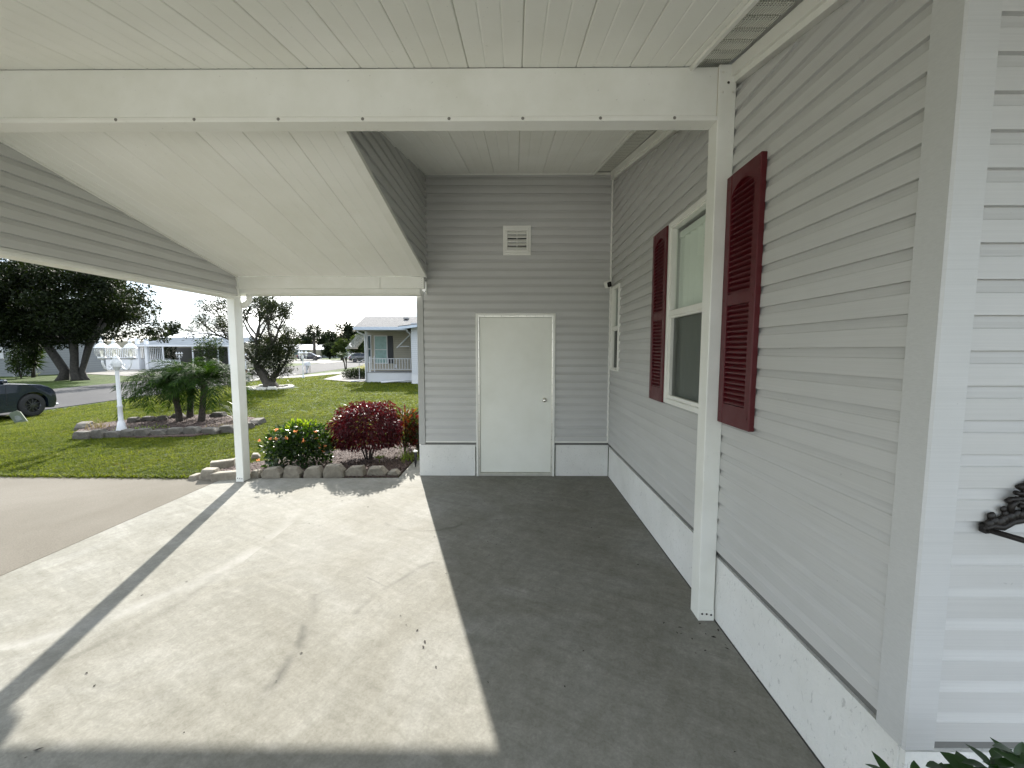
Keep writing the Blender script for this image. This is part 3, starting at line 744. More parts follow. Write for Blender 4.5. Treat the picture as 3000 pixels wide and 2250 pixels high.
def slab_roof(mb, x0, x1, y0, y1, zf, d0, d1):
    mb.hexa([(x0, y0, zf(y0)+d0), (x1, y0, zf(y0)+d0), (x1, y1, zf(y1)+d0), (x0, y1, zf(y1)+d0), (x0, y0, zf(y0)+d1), (x1, y0, zf(y0)+d1), (x1, y1, zf(y1)+d1), (x0, y1, zf(y1)+d1)])
rf = MB(); slab_roof(rf, -3.6, XW-.26, YN-.03, 2.34, zc, .02, .08); ROOFM = MATS['roof_white']
slab_roof(rf, XW-.255, XW+.02, YN-.03, 2.34, zc, .07, .1)
rf.box((-3.6, 2.30, 3.135), (XT-.03, 2.46, 3.26)); c1 = rf.build('ceiling', ROOFM, cp); c1['label'] = 'near white ceiling rising to the ridge beam'
panels(c1, -3.31, .937, YN, 2.32, zc, SLP)
rf = MB(); slab_roof(rf, XT-.02, .94, 2.345, YB+.3, zc, .03, .08); c2o = rf.build('ceiling', ROOFM, cp); c2o['label'] = 'ceiling over the door bay'
panels(c2o, XT-.01, .937, 2.42, YB-.002, zc, SLP)
rf = MB(); slab_roof(rf, -3.6, XT+.02, 2.36, 5.06, zl, .03, .10); c3 = rf.build('ceiling', ROOFM, cp); c3['label'] = 'left ceiling sloping down to the eave'
panels(c3, -3.30, XT+.045, 2.42, 4.885, zl, SL2)
# trims along ceiling edges
def strip(mb, x0, x1, y0, y1, zf, d0, d1): slab_roof(mb, x0, x1, y0, y1, zf, d0, d1)
mb = MB(); strip(mb, XT-.02, XT+.045, 2.42, 4.884, zl, -.009, -.001); strip(mb, XT+.046, XT+.056, 2.42, 4.884, zl, -.016, .02); strip(mb, XT+.022, XT+.045, 2.42, 4.884, zl, .021, .03); mb.build('edge_trim', TRIM, cp)
mb = MB(); strip(mb, .934, .954, YN, 2.322, zc, -.02, .0); strip(mb, .934, .954, 2.42, YB-.03, zc, -.02, .0); mb.build('edge_trim', TRIM, cp)
mb = MB(); strip(mb, XT-.008, XT+.028, 2.42, YB-.03, zc, -.012, -.001); mb.build('edge_trim', TRIM, cp)
mb = MB(); strip(mb, -3.33, -3.284, 2.42, 4.88, zl, -.016, -.001); strip(mb, -3.33, -3.284, YN, 2.32, zc, -.016, -.001); mb.build('edge_trim', TRIM, cp)
# left gable (inside face looks +X)
XG = -3.31
gc = MB()
gc.hexa([(XG-.1, YN, 2.27), (XG-.012, YN, 2.27), (XG-.012, 2.37, 2.27), (XG-.1, 2.37, 2.27), (XG-.1, YN, zc(YN)), (XG-.012, YN, zc(YN)), (XG-.012, 2.37, 3.12), (XG-.1, 2.37, 3.12)])
gc.hexa([(XG-.1, 2.37, 2.27), (XG-.012, 2.37, 2.27), (XG-.012, 4.9, 2.27), (XG-.1, 4.9, 2.27), (XG-.1, 2.37, zl(2.37)), (XG-.012, 2.37, zl(2.37)), (XG-.012, 4.9, zl(4.9)), (XG-.1, 4.9, zl(4.9))])
gab = gc.build('gable', SIDING, cp); gab['label'] = 'grey siding gable on the left side of the carport'
for k in range(9):
    zb = 2.262 + k*PITCHB
    y1f = lambda z: min(4.868, 4.88+(z-.03-2.477)/SL2)
    y0f = lambda z: max(YN, 2.32+(z-.03-3.11)/SLP)
    board(gab, (XG, 0), -math.pi/2, zb, lambda z: -y1f(z), lambda z: -y0f(z), 2.265, 9)
MB().cbox((XG-.12, YN, 2.215), (XG+.02, 4.852, 2.243), .004).cbox((XG-.10, YN, 2.2435), (XG+.008, 4.87, 2.266), .003).build('gable_trim', TRIM, cp)
MB().cbox((XG-.004, 4.87, 2.245), (XG+.026, 4.89, 2.49), .003).build('corner_trim', TRIM, cp)
# eave beam + gutter + downspout
MB().cbox((-3.283, 4.885, 2.335), (-1.60, 4.95, 2.472), .003).cbox((-1.598, 4.886, 2.335), (XT+.02, 4.95, 2.472), .003).build('eave_beam', WHITE, cp)
sb = MB()
for i in range(5): sb.box((-1.105, 4.8825, 2.352+i*.024), (-1.100, 4.887, 2.357+i*.024))
o = sb.build('screw', SCREW, cp); o['kind'] = 'stuff'
g = MB(); prof = [(4.951, 2.44), (4.951, 2.292), (4.985, 2.272), (5.07, 2.268), (5.075, 2.40), (5.06, 2.42)]
g.prism([(a, b) for a, b in prof], -3.42, -1.145, lambda u, v, d: (d, u, v)); g.build('gutter', WHITE, cp)
ds = MB(); ds.tube([(-3.235, 5.0, 2.29), (-3.235, 5.0, 2.24), (-3.238, 5.0, 2.215), (-3.25, 5.0, 2.19), (-3.28, 5.0, 2.168), (-3.34, 5.0, 2.147), (-3.362, 5.0, 2.128), (-3.368, 5.0, 2.10), (-3.370, 5.0, 2.06), (-3.372, 5.0, .05)], .033, 10)
ds.build('downspout', WHITE, cp, True)

# ================================================================== small things on the walls and slab
sc_ = thing('security_camera', 'small white security camera with black front on the corner trim', 'camera', (1.16, 5.06, 2.33))
c = gy(1780, 833, 5.0); cb = MB().cbox((-.038, -.035, -.04), (.038, .035, .04), .015); cbo = cb.build('body', TRIM, sc_, False, world=False)
cbo.location = Vector(c) - sc_.location; cbo.rotation_euler = (math.radians(10), math.radians(-20), math.radians(20))
fo = MB().cbox((-.026, -.04, -.03), (.026, -.034, .03), .008).build('lens', plain('black_gloss', (.01, .01, .01), .15), cbo, world=False)
MB().tube([gy(1786, 828, 5.0), (1.155, 4.99, 2.34), (XW-.012, 4.97, 2.35)], .008, 8).build('arm', TRIM, sc_, True)
o = MB().lathe([(0, .02), (.022, .018), (.028, 0)], 14).build('mount', TRIM, sc_, world=False); o.location = Vector((XW-.012, 4.965, 2.352))-sc_.location; o.rotation_euler = (0, -math.pi/2, 0)

# cast iron bracket on the return wall
br = thing('iron_bracket', 'black cast-iron scroll bracket on the pale wall at the right edge', 'bracket', (1.36, 1.15, 1.1))
yb_ = 1.142
P_ = lambda x, y: gy(x, y, yb_)
pl = MB(); rng = random.Random(4)
def lump(x, y, r): 
    c = P_(x, y); pl.lathe([(0, -r*.5), (r*.7, -r*.38), (r, 0), (r*.7, r*.38), (0, r*.5)], 10, (0, 0, 0)); n = 50
    k = len(pl.v)-n
    for i in range(k, len(pl.v)):
        v = pl.v[i]; pl.v[i] = (c.x+v[0], c.y+v[2]*.9, c.z+v[1])
for x, y, r in ((2889, 1548, .012), (2900, 1535, .016), (2905, 1512, .013), (2912, 1528, .016), (2928, 1530, .018), (2940, 1492, .010), (2945, 1505, .010), (2942, 1521, .015), (2958, 1515, .016), (2975, 1510, .013), (2980, 1505, .012), (2996, 1508, .016), (3012, 1500, .02), (3035, 1490, .02)):
    lump(x, y, r)
for pts, r in ((((2950, 1470), (2962, 1462), (2985, 1462), (3000, 1458), (3030, 1440)), .007), (((2958, 1500), (2965, 1478), (2980, 1465)), .008), (((2985, 1430), (2995, 1425), (3010, 1420), (3030, 1405)), .009), (((2975, 1443), (2990, 1447), (3010, 1440)), .007), (((2983, 1455), (2978, 1468), (2990, 1474), (3010, 1470)), .006), (((2985, 1480), (2998, 1484), (3015, 1480)), .007), (((2885, 1550), (2905, 1540), (2935, 1545), (2965, 1528), (3000, 1522), (3050, 1520)), .010)):
    pl.tube([P_(*q) for q in pts], r, 8)
pl.build('scroll_plate', IRON, br, True)
a = P_(2890, 1551); MB().tube([a, a+Vector((.03, -.05, -.004)), a+Vector((.10, -.18, -.012)), a+Vector((.16, -.2, -.012))], .008, 10).build('arm', IRON, br, True)
MB().cbox((a.x-.008, a.y-.006, a.z-.012), (a.x+.010, YC-.012, a.z+.016), .004).build('wall_mount', IRON, br)

def leafblade(L, w, curl=.25, fold=.15, n=5, rnd=0):
    """one pointed leaf, base at origin along +X, z up"""
    vs = []; fs = []
    for i in range(n+1):
        t = i/n; ww = w*(math.sin(math.pi*(t**.75))**.8 if 0 < t < 1 else .03); z = -curl*L*t*t
        vs += [(L*t, -ww/2, z+fold*ww), (L*t, 0, z), (L*t, ww/2, z+fold*ww)]
    for i in range(n):
        b = i*3; fs += [(b, b+1, b+4, b+3), (b+1, b+2, b+5, b+4)]
    return vs, fs
def orient(d, up=Vector((0, 0, 1)), roll=0):
    d = Vector(d).normalized(); y = up.cross(d)
    y = y.normalized() if y.length > 1e-4 else Vector((0, 1, 0)); z = d.cross(y)
    m = Matrix((d, y, z)).transposed(); return m @ Matrix.Rotation(roll, 3, 'X')
PLANTG = leafmat('dark_green_leaf', (.012, .035, .010), (.03, .065, .016), .25, .35, (1.4, 1.8, .6), .5)
def bed_plant(name, label, base, stems, seed, group):
    t = thing(name, label, 'plant', base, group); rg = random.Random(seed)
    for (tip, nl, L, wd) in stems:
        tip = Vector(tip); b = Vector(base); mid = (b*.5+tip*.5)+Vector((0, 0, .03))
        MB().tube([b, mid, tip], [.006, .005, .004], 6).build('stem', PLANTG, t, True)
        for i in range(nl):
            a = rg.uniform(0, .6)+i*2*math.pi/nl; el = rg.uniform(.25, 1.0)
            d = Vector((math.cos(a)*math.cos(el), math.sin(a)*math.cos(el), math.sin(el)))
            vs, fs = leafblade(L*rg.uniform(.75, 1.1), wd*rg.uniform(.85, 1.1), rg.uniform(.1, .35))
            R3 = orient(d, roll=rg.uniform(-.4, .4)); p = tip - Vector((0, 0, rg.uniform(0, .05)))
            MB().add([tuple(p + R3 @ Vector(v)) for v in vs], fs).build('leaf', PLANTG, t, True)
    return t
q0, q1, q2, q3 = gy(2906, 2222, .95), gy(2990, 2215, .92), gy(3040, 2235, .85), gy(2925, 2262, .93)
bed_plant('shrub', 'dark green leafy shrub with tall upright leaves in the bottom right corner', (q0.x+.03, .9, 0), [(q0, 5, .062, .030), (q1, 5, .066, .032), (q2, 6, .066, .032), (q3, 7, .05, .03)], 3, 'shrubs in the bed by the house corner')
q0, q1, q2 = gy(2690, 2268, .98), gy(2775, 2262, 1.0), gy(2840, 2262, .98)
bed_plant('shrub', 'low rounded-leaf shrub tips below the white skirt corner', (q1.x, .95, 0), [(q0, 7, .05, .033), (q1, 8, .05, .036), (q2, 8, .05, .036), (gy(2625, 2262, .97), 5, .07, .024)], 9, 'shrubs in the bed by the house corner')

# debris on the slab
rg = random.Random(11); db = MB()
for i in range(90):
    if i < 26: x, y = 1.13+rg.gauss(0, .14), 2.2+rg.gauss(0, .12); 
    elif i < 30: x, y = rg.uniform(-.9, 1.0), rg.uniform(1.2, 4.6)
    else: x, y = rg.uniform(-3.2, 1.1), rg.uniform(1.2, 4.8)
    if x > 1.17 or (1.085 < x < 1.2 and 2.3 < y < 2.43): continue
    L = rg.uniform(.005, .012)*(1.25 if i < 30 else 1); a = rg.uniform(0, 6.28); w = L*.45; c_, s_2 = math.cos(a), math.sin(a)
    pts = [(-L, 0, .002), (0, -w, .003), (L, 0, .002), (0, w, .005)]
    db.add([(x+p[0]*c_-p[1]*s_2, y+p[0]*s_2+p[1]*c_, p[2]) for p in pts], [(0, 1, 2, 3)])
for (px_, py_, L) in ((112, 2195, .02), (1455, 1523, .014)):
    c = gz(px_, py_, .004); db.add([(c.x-L, c.y-.004, .003), (c.x, c.y-.008, .006), (c.x+L, c.y+.006, .008), (c.x, c.y+.006, .004)], [(0, 1, 2, 3)])
o = db.build('leaf_litter', plain('dark_litter', (.03, .025, .02), .9)); prop(o, 'tiny dark leaf bits scattered on the carport slab', 'leaf litter', kind='stuff')

# ================================================================== GARDEN: beds, stones, shrubs
NR = np.random.default_rng(5)
def stone_mesh(w, d, h, seed, mat, taper=.62):
    r = random.Random(seed); j = lambda s: r.uniform(-s, s)
    prof = [(-.5, 0), (-.5+j(.03), .42+j(.12)), (-.5*taper+j(.07), 1+j(.08)), (.5*taper+j(.07), 1+j(.08)), (.5+j(.03), .45+j(.12)), (.5, 0)]
    vs = []
    for k, (yy, ins) in enumerate(((-.5, .9), (-.40, 1.0), (.42, 1.0), (.5, .86))):
        for (x, z) in prof: vs.append((x*w*ins+j(.02)*w, yy*d+j(.03)*d, (z*ins if z else -.06)*h))
    n = len(prof); fs = []
    for k in range(3):
        for i in range(n): i2 = (i+1) % n; fs.append((k*n+i, k*n+i2, (k+1)*n+i2, (k+1)*n+i))
    fs += [tuple(range(n)), tuple(reversed(range(3*n, 4*n)))]
    return MB().add(vs, fs).mesh('stone', mat)
def stone(parent, x, y, w, d, h, yaw, seed, mat=STONE, z=-.02, taper=.62):
    o = bpy.data.objects.new('stone', stone_mesh(w, d, h, seed, mat, taper)); o.location = (x, y, z); o.rotation_euler = (random.Random(seed+77).uniform(-.05, .05), random.Random(seed+7).uniform(-.05, .05), yaw)
    return link(o, parent)
def chips(n, poly, z, parent, seed, size=(.012, .035)):
    rg = np.random.default_rng(seed); P = np.array(poly); lo, hi = P.min(0), P.max(0); pts = []
    while len(pts) < n:
        q = rg.uniform(lo, hi); c = False; j = len(P)-1
        for i in range(len(P)):
            if (P[i, 1] > q[1]) != (P[j, 1] > q[1]) and q[0] < (P[j, 0]-P[i, 0])*(q[1]-P[i, 1])/(P[j, 1]-P[i, 1])+P[i, 0]: c = not c
            j = i
        if c: pts.append(q)
    pts = np.array(pts); c = np.c_[pts, np.full(n, z)+rg.uniform(0, .012, n)]
    V, F = leaf_arrays(c, rg.uniform(*size, n), .35, rg, flat=.35); me = mesh_np('bark_chip', V, F, CHIP)
    o = bpy.data.objects.new('bark_chip', me); o['kind'] = 'stuff'; return link(o, parent)
def leaf_arrays(C, L, aspect, rg, dirs=None, flat=None, droop=0.):
    """diamond leaves (slightly bent): centre-base C, length L"""
    n = len(C); L = np.broadcast_to(L, (n,))[:, None]
    if dirs is None:
        d = rg.normal(size=(n, 3))
        if flat is not None: d[:, 2] *= flat
    else: d = np.array(dirs, float)
    d[:, 2] -= droop
    d /= np.linalg.norm(d, axis=1, keepdims=True)+1e-9
    u = rg.normal(size=(n, 3))
    if flat is not None: u[:, 2] *= flat
    s = np.cross(d, u) if flat is None else np.cross(d, np.array([0, 0, 1.])+.5*rg.normal(size=(n, 3)))
    s /= np.linalg.norm(s, axis=1, keepdims=True)+1e-9
    nn = np.cross(d, s)
    a = C; b = C+d*L*.45+s*L*aspect*.5+nn*L*.06; c = C+d*L-nn*L*.08; e = C+d*L*.45-s*L*aspect*.5+nn*L*.06
    V = np.stack([a, b, c, e], 1).reshape(-1, 3); F = np.arange(4*n).reshape(n, 4); return V, F
def leaves(name, C, L, aspect, mat, parent, seed, dirs=None, droop=0., flat=None):
    rg = np.random.default_rng(seed); V, F = leaf_arrays(np.asarray(C, float), L, aspect, rg, dirs, flat, droop)
    o = bpy.data.objects.new(name, mesh_np(name, V, F, mat)); return link(o, parent)
def dome(n, c, r, rg, shell=.55, zmin=-1):
    out = []
    while len(out) < n:
        d = rg.normal(size=(n*2, 3)); d /= np.linalg.norm(d, axis=1, keepdims=True); d = d[d[:, 2] > zmin]
        rad = 1-shell*rg.random(len(d))**1.6; bump = 1+.10*np.sin(d[:, 0]*7+1)*np.cos(d[:, 1]*6+2)+.06*np.sin(d[:, 2]*11)
        out += list(np.c_[d*(rad*bump)[:, None]*np.array(r)+np.array(c), d])
    out = np.array(out[:n]); return out[:, :3], out[:, 3:]

bedp = [(-4.05, 5.05), (-1.5, 5.06), (-1.5, 5.1), (-1.48, 7.0), (-2.3, 6.9), (-3.3, 6.1), (-3.85, 5.55)]
bed = thing('garden_bed', 'mulched garden bed edged with cut limestone blocks along the slab', 'garden bed', (-2.6, 5.7, 0))
MB().prism(bedp, -.06, .008, lambda u, v, d: (u, v, d)).build('mulch', MULCH, bed)
chips(9000, bedp, .012, bed, 2)
row = [(585, 680, 780, 830), (690, 875, 755, 832), (880, 1045, 748, 825), (1065, 1240, 740, 825), (1245, 1440, 733, 822), (1445, 1625, 740, 815), (1635, 1820, 748, 812), (1822, 1930, 775, 810)]
K = .3255
for i, (a, b, t, u) in enumerate(row):   # cut blocks of uneven width and height
    p0, p1 = gz(540+a*K, 1130+u*K, 0), gz(540+b*K, 1130+u*K, 0); hh = gy(540+(a+b)/2*K, 1130+t*K, p0.y).z
    stone(bed, (p0.x+p1.x)/2, (p0.y+p1.y)/2+.05, (p1.x-p0.x)*.95, .12, max(.05, hh+.01), 0.02*((i*7) % 5-2), 20+i, z=.0)
for i, (a, b, t, u, yw) in enumerate([(235, 470, 765, 850, .22), (130, 290, 740, 845, .1), (28, 132, 790, 845, -.1), (230, 415, 665, 740, .5), (412, 470, 640, 705, .3), (585, 655, 600, 650, .5)]):
    p0, p1 = gz(540+a*K, 1130+u*K, 0), gz(540+b*K, 1130+u*K, 0); hh = gy(540+(a+b)/2*K, 1130+t*K, p0.y).z
    stone(bed, (p0.x+p1.x)/2, (p0.y+p1.y)/2+.06, (p1.x-p0.x)*.98, .12, max(.05, hh*.92), yw, 40+i, z=-.02, taper=.9 if i in (0, 3) else .6)

# orange-flowered green shrub
GL = leafmat('shrub_green_leaf', (.008, .022, .005), (.03, .062, .008), .32, .32, (1.7, 1.8, .5), .5)
YL = leafmat('shrub_lime_leaf', (.08, .14, .012), (.19, .24, .025), .5, .4, (1.5, 1.5, .5), .4)
FL = leafmat('orange_petal', (.75, .22, .06), (.85, .42, .20), .35, .5, (1.2, 1.1, .9), .3)
rg = np.random.default_rng(21)
gsb = thing('flowering_shrub', 'rounded green shrub dotted with small orange flowers beside the slim post', 'shrub', (-2.97, 5.55, 0))
C, D = dome(4200, (-2.99, 5.56, .24), (.43, .38, .36), rg, .7, -.55)
leaves('foliage', C, np.random.default_rng(1).uniform(.035, .075, 4200), .5, GL, gsb, 22, D+rg.normal(size=D.shape)*.7, .2)
C, D = dome(420, (-3.02, 5.66, .27), (.27, .25, .36), rg, .25, .5)
leaves('lime_tips', C, .055, .5, YL, gsb, 23, D+rg.normal(size=D.shape)*.6)  # lighter lime leaves over the upper part of the shrub
st = MB()
for i in range(9):
    a = i*.7; st.tube([(-2.97, 5.56, 0), (-2.97+.12*math.cos(a), 5.56+.12*math.sin(a), .2), (-2.97+.3*math.cos(a), 5.56+.25*math.sin(a), .42)], [.009, .006, .003], 5)
st.build('stem', BARK, gsb)
for i, (x, y) in enumerate([(830, 400), (775, 478), (830, 483), (922, 472), (1072, 500), (1000, 410), (1185, 415), (1195, 470), (1230, 530), (1265, 545), (1225, 560), (675, 497), (1250, 585), (665, 670)]):
    p = gy(540+x*K, 1130+y*K, 5.22 if 700 < x < 1150 else 5.45); r_ = np.random.default_rng(i)
    n = 18; d = r_.normal(size=(n, 3)); d[:, 2] = np.abs(d[:, 2])*.8; d[:, 1] -= .4
    leaves('flower', np.array(p)+r_.normal(size=(n, 3))*.009, .02, .6, FL, gsb, 60+i, d)

# burgundy dome shrub
RL = leafmat('burgundy_leaf', (.026, .0026, .005), (.085, .006, .011), .30, .45, (2.0, .8, .8), .3)
rs = thing('red_shrub', 'large dome-shaped burgundy-leaved shrub in the garden bed', 'shrub', (-2.17, 5.9, 0))
C, D = dome(11000, (-2.17, 5.92, .47), (.50, .47, .40), rg, .45, -.75)
leaves('foliage', C, np.random.default_rng(2).uniform(.03, .065, 11000), .34, RL, rs, 31, D*.5+np.random.default_rng(3).normal(size=D.shape)*.45, .75)
st = MB()
for i in range(8):
    a = i*.8; st.tube([(-2.17+.04*math.cos(a), 5.9+.04*math.sin(a), 0), (-2.17+.09*math.cos(a), 5.9+.09*math.sin(a), .16), (-2.17+.3*math.cos(a), 5.9+.27*math.sin(a), .5)], [.012, .009, .004], 6)
st.build('stem', BARK, rs)

# crotons
CL = [leafmat('croton_leaf_red', (.06, .006, .009), (.16, .015, .014), .35, .35, (1.6, 1.2, .8)), leafmat('croton_leaf_gold', (.05, .035, .01), (.15, .06, .014), .35, .35, (1.5, 1.4, .7)), leafmat('croton_leaf_green', (.02, .035, .012), (.05, .07, .02), .35, .35)]
for i, (x, y, h, lab) in enumerate(((-1.72, 6.25, .78, 'tall red croton with spiky leaves right behind the burgundy dome'), (-1.52, 6.3, .70, 'croton with yellow and red leaves against the storage room corner'), (-1.62, 6.6, .66, 'darker croton at the back of the bed near the wall'))):
    t = thing('croton', lab, 'plant', (x, y, 0), 'crotons in the garden bed'); rr = np.random.default_rng(100+i); n = 420
    z = h*(.12+.88*rr.random(n)); rad = .17*np.sqrt(rr.random(n)); a = rr.uniform(0, 6.28, n)
    C = np.c_[x+rad*np.cos(a), y+rad*np.sin(a), z*.85]; D = np.c_[np.cos(a), np.sin(a), rr.uniform(.3, 1.6, n)]
    for k, mm in enumerate(CL):
        s = slice(k, None, 3); leaves('foliage', C[s], rr.uniform(.08, .15, len(C[s])), .22, mm, t, 200+i*3+k, D[s])
    stm = MB()
    for q in range(5): stm.tube([(x, y, 0), (x+.08*math.cos(q*1.3), y+.08*math.sin(q*1.3), h*.7)], [.012, .006], 5)
    stm.build('stem', BARK, t)
# low grass tuft and small seedling
LG = leafmat('lime_grass', (.09, .15, .02), (.22, .28, .05), .5, .45, (1.4, 1.4, .6))
def tuft(name, label, x, y, n, h, spread, mat, seed, cat='plant', w=.012, group=None, z0=0):
    t = thing(name, label, cat, (x, y, z0), group); r_ = random.Random(seed); mb = MB()
    for i in range(n):
        a = r_.uniform(0, 6.28); L = h*r_.uniform(.6, 1.15); el = r_.uniform(.7, 1.4); b = Vector((x+r_.gauss(0, spread*.25), y+r_.gauss(0, spread*.25), z0))
        d = Vector((math.cos(a)*math.cos(el), math.sin(a)*math.cos(el), math.sin(el))); s = d.cross(Vector((0, 0, 1))).normalized()*w*.5; p = b; pr_ = []
        for k in range(5):
            f = 1-k/4.3; pr_.append((p+s*f, p-s*f)); p = p+d*(L/4); d = (d+Vector((0, 0, -.22-.1*k))+Vector((math.cos(a), math.sin(a), 0))*.10).normalized()
        mb.add([tuple(q) for e in pr_ for q in e], [(2*k, 2*k+1, 2*k+3, 2*k+2) for k in range(4)])
    mb.build('blades', mat, t); return t
tuft('grass_clump', 'low lime-green grass clump under the crotons by the path light', -1.55, 5.85, 70, .24, .25, LG, 5)
t = thing('seedling', 'small bright green seedling in the mulch below the burgundy shrub', 'plant', (-1.93, 5.68, 0))
for i in range(6):
    vs, fs = leafblade(.10, .05, .3); R3 = orient((math.cos(i*1.05), math.sin(i*1.05), .8)); MB().add([tuple(Vector((-1.93, 5.68, .06))+R3 @ Vector(v)) for v in vs], fs).build('leaf', LG, t, True)
MB().tube([(-1.93, 5.68, 0), (-1.93, 5.68, .07)], .004, 5).build('stem', LG, t)
# path light
pl_ = thing('path_light', 'slim black solar path light with white cap beside the wall', 'path light', (-1.37, 5.5, 0))
MB().lathe([(0, -.05), (.006, 0), (.012, .04), (.0165, .06), (.0175, .205), (.014, .215)], 14, (-1.37, 5.5, 0)).build('tube', plain('black_plastic', (.015, .016, .017), .4), pl_, True)
MB().lathe([(.012, .212), (.032, .216), (.033, .226), (.02, .235), (0, .237)], 18, (-1.37, 5.5, 0)).build('cap', TRIM, pl_, True)

# ------------------------------------------------------------------ island bed
ip = [gz(*q)[:2] for q in ((213, 1276), (300, 1284), (450, 1284), (560, 1281), (690, 1266), (735, 1256), (770, 1236), (740, 1226), (620, 1217), (500, 1222), (370, 1234), (250, 1250))]
isl = thing('island_bed', 'oval mulched bed in the lawn ringed with weathered grey stones', 'garden bed', (-7.2, 8.4, 0))
MB().prism(ip, -.08, .004, lambda u, v, d: (u, v, d)).build('mulch', MULCH, isl)
chips(4500, ip, .008, isl, 7, (.02, .05))
front = [(213, 262, 1288), (262, 303, 1286), (304, 352, 1284), (352, 393, 1283), (392, 436, 1282), (436, 484, 1280), (485, 530, 1278), (530, 585, 1276), (586, 637, 1274), (638, 690, 1270)]
for i, (a, b, y) in enumerate(front):
    p0, p1 = gz(a, y), gz(b, y); stone(isl, (p0.x+p1.x)/2, (p0.y+p1.y)/2+.06, (p1-p0).length*.96, .17, .135+.02*math.sin(i*2.1), math.atan2(p1.y-p0.y, p1.x-p0.x), 300+i, STONE2)
for i, (a, b, y, yb2) in enumerate([(228, 262, 1262, 1250), (375, 408, 1241, 1240), (416, 452, 1237, 1236), (455, 490, 1235, 1233), (500, 540, 1228, 1226), (620, 660, 1224, 1224), (695, 738, 1262, 1254), (738, 768, 1250, 1238)]):
    p0, p1 = gz(a, y), gz(b, yb2); stone(isl, (p0.x+p1.x)/2, (p0.y+p1.y)/2+.02, (p1-p0).length*1.0, .18, .12, math.atan2(p1.y-p0.y, p1.x-p0.x), 330+i, STONE2)

# lamp post
LWHITE = painted('lamp_white_paint', (.58, .59, .60), .4, .08, 6, .02, False)
def _globe(n):
    fr = n.n('ShaderNodeLayerWeight'); fr.inputs['Blend'].default_value = .5
    t = n.n('ShaderNodeBsdfTransparent'); t.inputs[0].default_value = (.96, .96, .95, 1); g = n.n('ShaderNodeBsdfGlossy'); g.inputs['Roughness'].default_value = .03
    d = n.n('ShaderNodeBsdfTranslucent'); d.inputs[0].default_value = (.8, .8, .76, 1); m1 = n.n('ShaderNodeMixShader'); m1.inputs[0].default_value = .05
    n.l(t.outputs[0], m1.inputs[1]); n.l(d.outputs[0], m1.inputs[2]); ms = n.n('ShaderNodeMixShader'); n.l(n.math('MINIMUM', n.math('ADD', n.math('MULTIPLY', n.math('POWER', fr.outputs[1], 4.0), .7), .05), .85), ms.inputs[0]); n.l(m1.outputs[0], ms.inputs[1]); n.l(g.outputs[0], ms.inputs[2]); return n.end(ms.outputs[0])
GLOBE = M('lantern_glass', _globe)
def lamp_post(label, loc, detail=True, rot=20, group='white three-lantern lamp posts'):
    t = thing('lamp_post', label, 'lamp post', loc, group)
    MB().lathe([(.095, 0), (.09, .03), (.066, .14), (.058, .20), (.048, .22), (.042, .24), (.038, .5), (.045, .52), (.045, .54), (.035, .56), (.032, 1.24), (.05, 1.26), (.05, 1.28), (.075, 1.30), (.085, 1.36), (.08, 1.42), (.05, 1.46), (.055, 1.48), (.03, 1.50), (.022, 1.53), (0, 1.55)], 18).build('pole', LWHITE, t, world=False, auto=40)
    for k in range(3):
        a = math.radians(rot+120*k); c, s = math.cos(a), math.sin(a); r = .235
        q = lambda rr, z: (rr*c, rr*s, z)
        am = MB().tube([q(.06, 1.33), q(.11, 1.265), q(.165, 1.25), q(.212, 1.30), q(.232, 1.38), q(.235, 1.47)], [.016, .015, .015, .015, .017, .02], 8)
        if detail: am.tube([q(.08, 1.35), q(.12, 1.37), q(.14, 1.34), q(.125, 1.315), q(.11, 1.33)], .006, 6).tube([q(.19, 1.27), q(.18, 1.31), q(.20, 1.33)], .006, 6)
        am.build('arm', LWHITE, t, True, world=False)
        la = MB().lathe([(.02, 1.46), (.06, 1.475), (.068, 1.495), (.055, 1.51)], 16, q(r, 0)).lathe([(.108, 1.672), (.112, 1.684), (.09, 1.70), (.085, 1.725), (.05, 1.755), (.028, 1.775), (.026, 1.80), (.034, 1.81), (.02, 1.825), (.008, 1.85), (0, 1.875)], 16, q(r, 0)).build('lantern', LWHITE, t, world=False, auto=45)
        MB().lathe([(.055, 1.51), (.08, 1.53), (.098, 1.57), (.104, 1.61), (.10, 1.65), (.092, 1.672)], 18, q(r, 0)).build('globe', GLOBE, la, True, world=False)
        MB().lathe([(.018, 1.51), (.018, 1.55), (.014, 1.56), (.03, 1.60), (.028, 1.63), (0, 1.655)], 10, q(r, 0)).build('bulb', plain('bulb_white', (.8, .78, .7), .3), la, True, world=False)
    return t
lp = gz(357, 1267); lamp_post('white lamp post with three globe lanterns standing in the island bed', (lp.x, lp.y, lp.z))
lamp_post('distant white lamp post beside the neighbour\'s mailbox', tuple(gz(889, 1108)), False, 50)
lamp_post('white lantern post half hidden behind the slim carport post', tuple(gz(722, 1112)), False, 80)
q = gz(528, 1085); lamp_post('small far lamp post showing above the palms', tuple(q), False, 10)

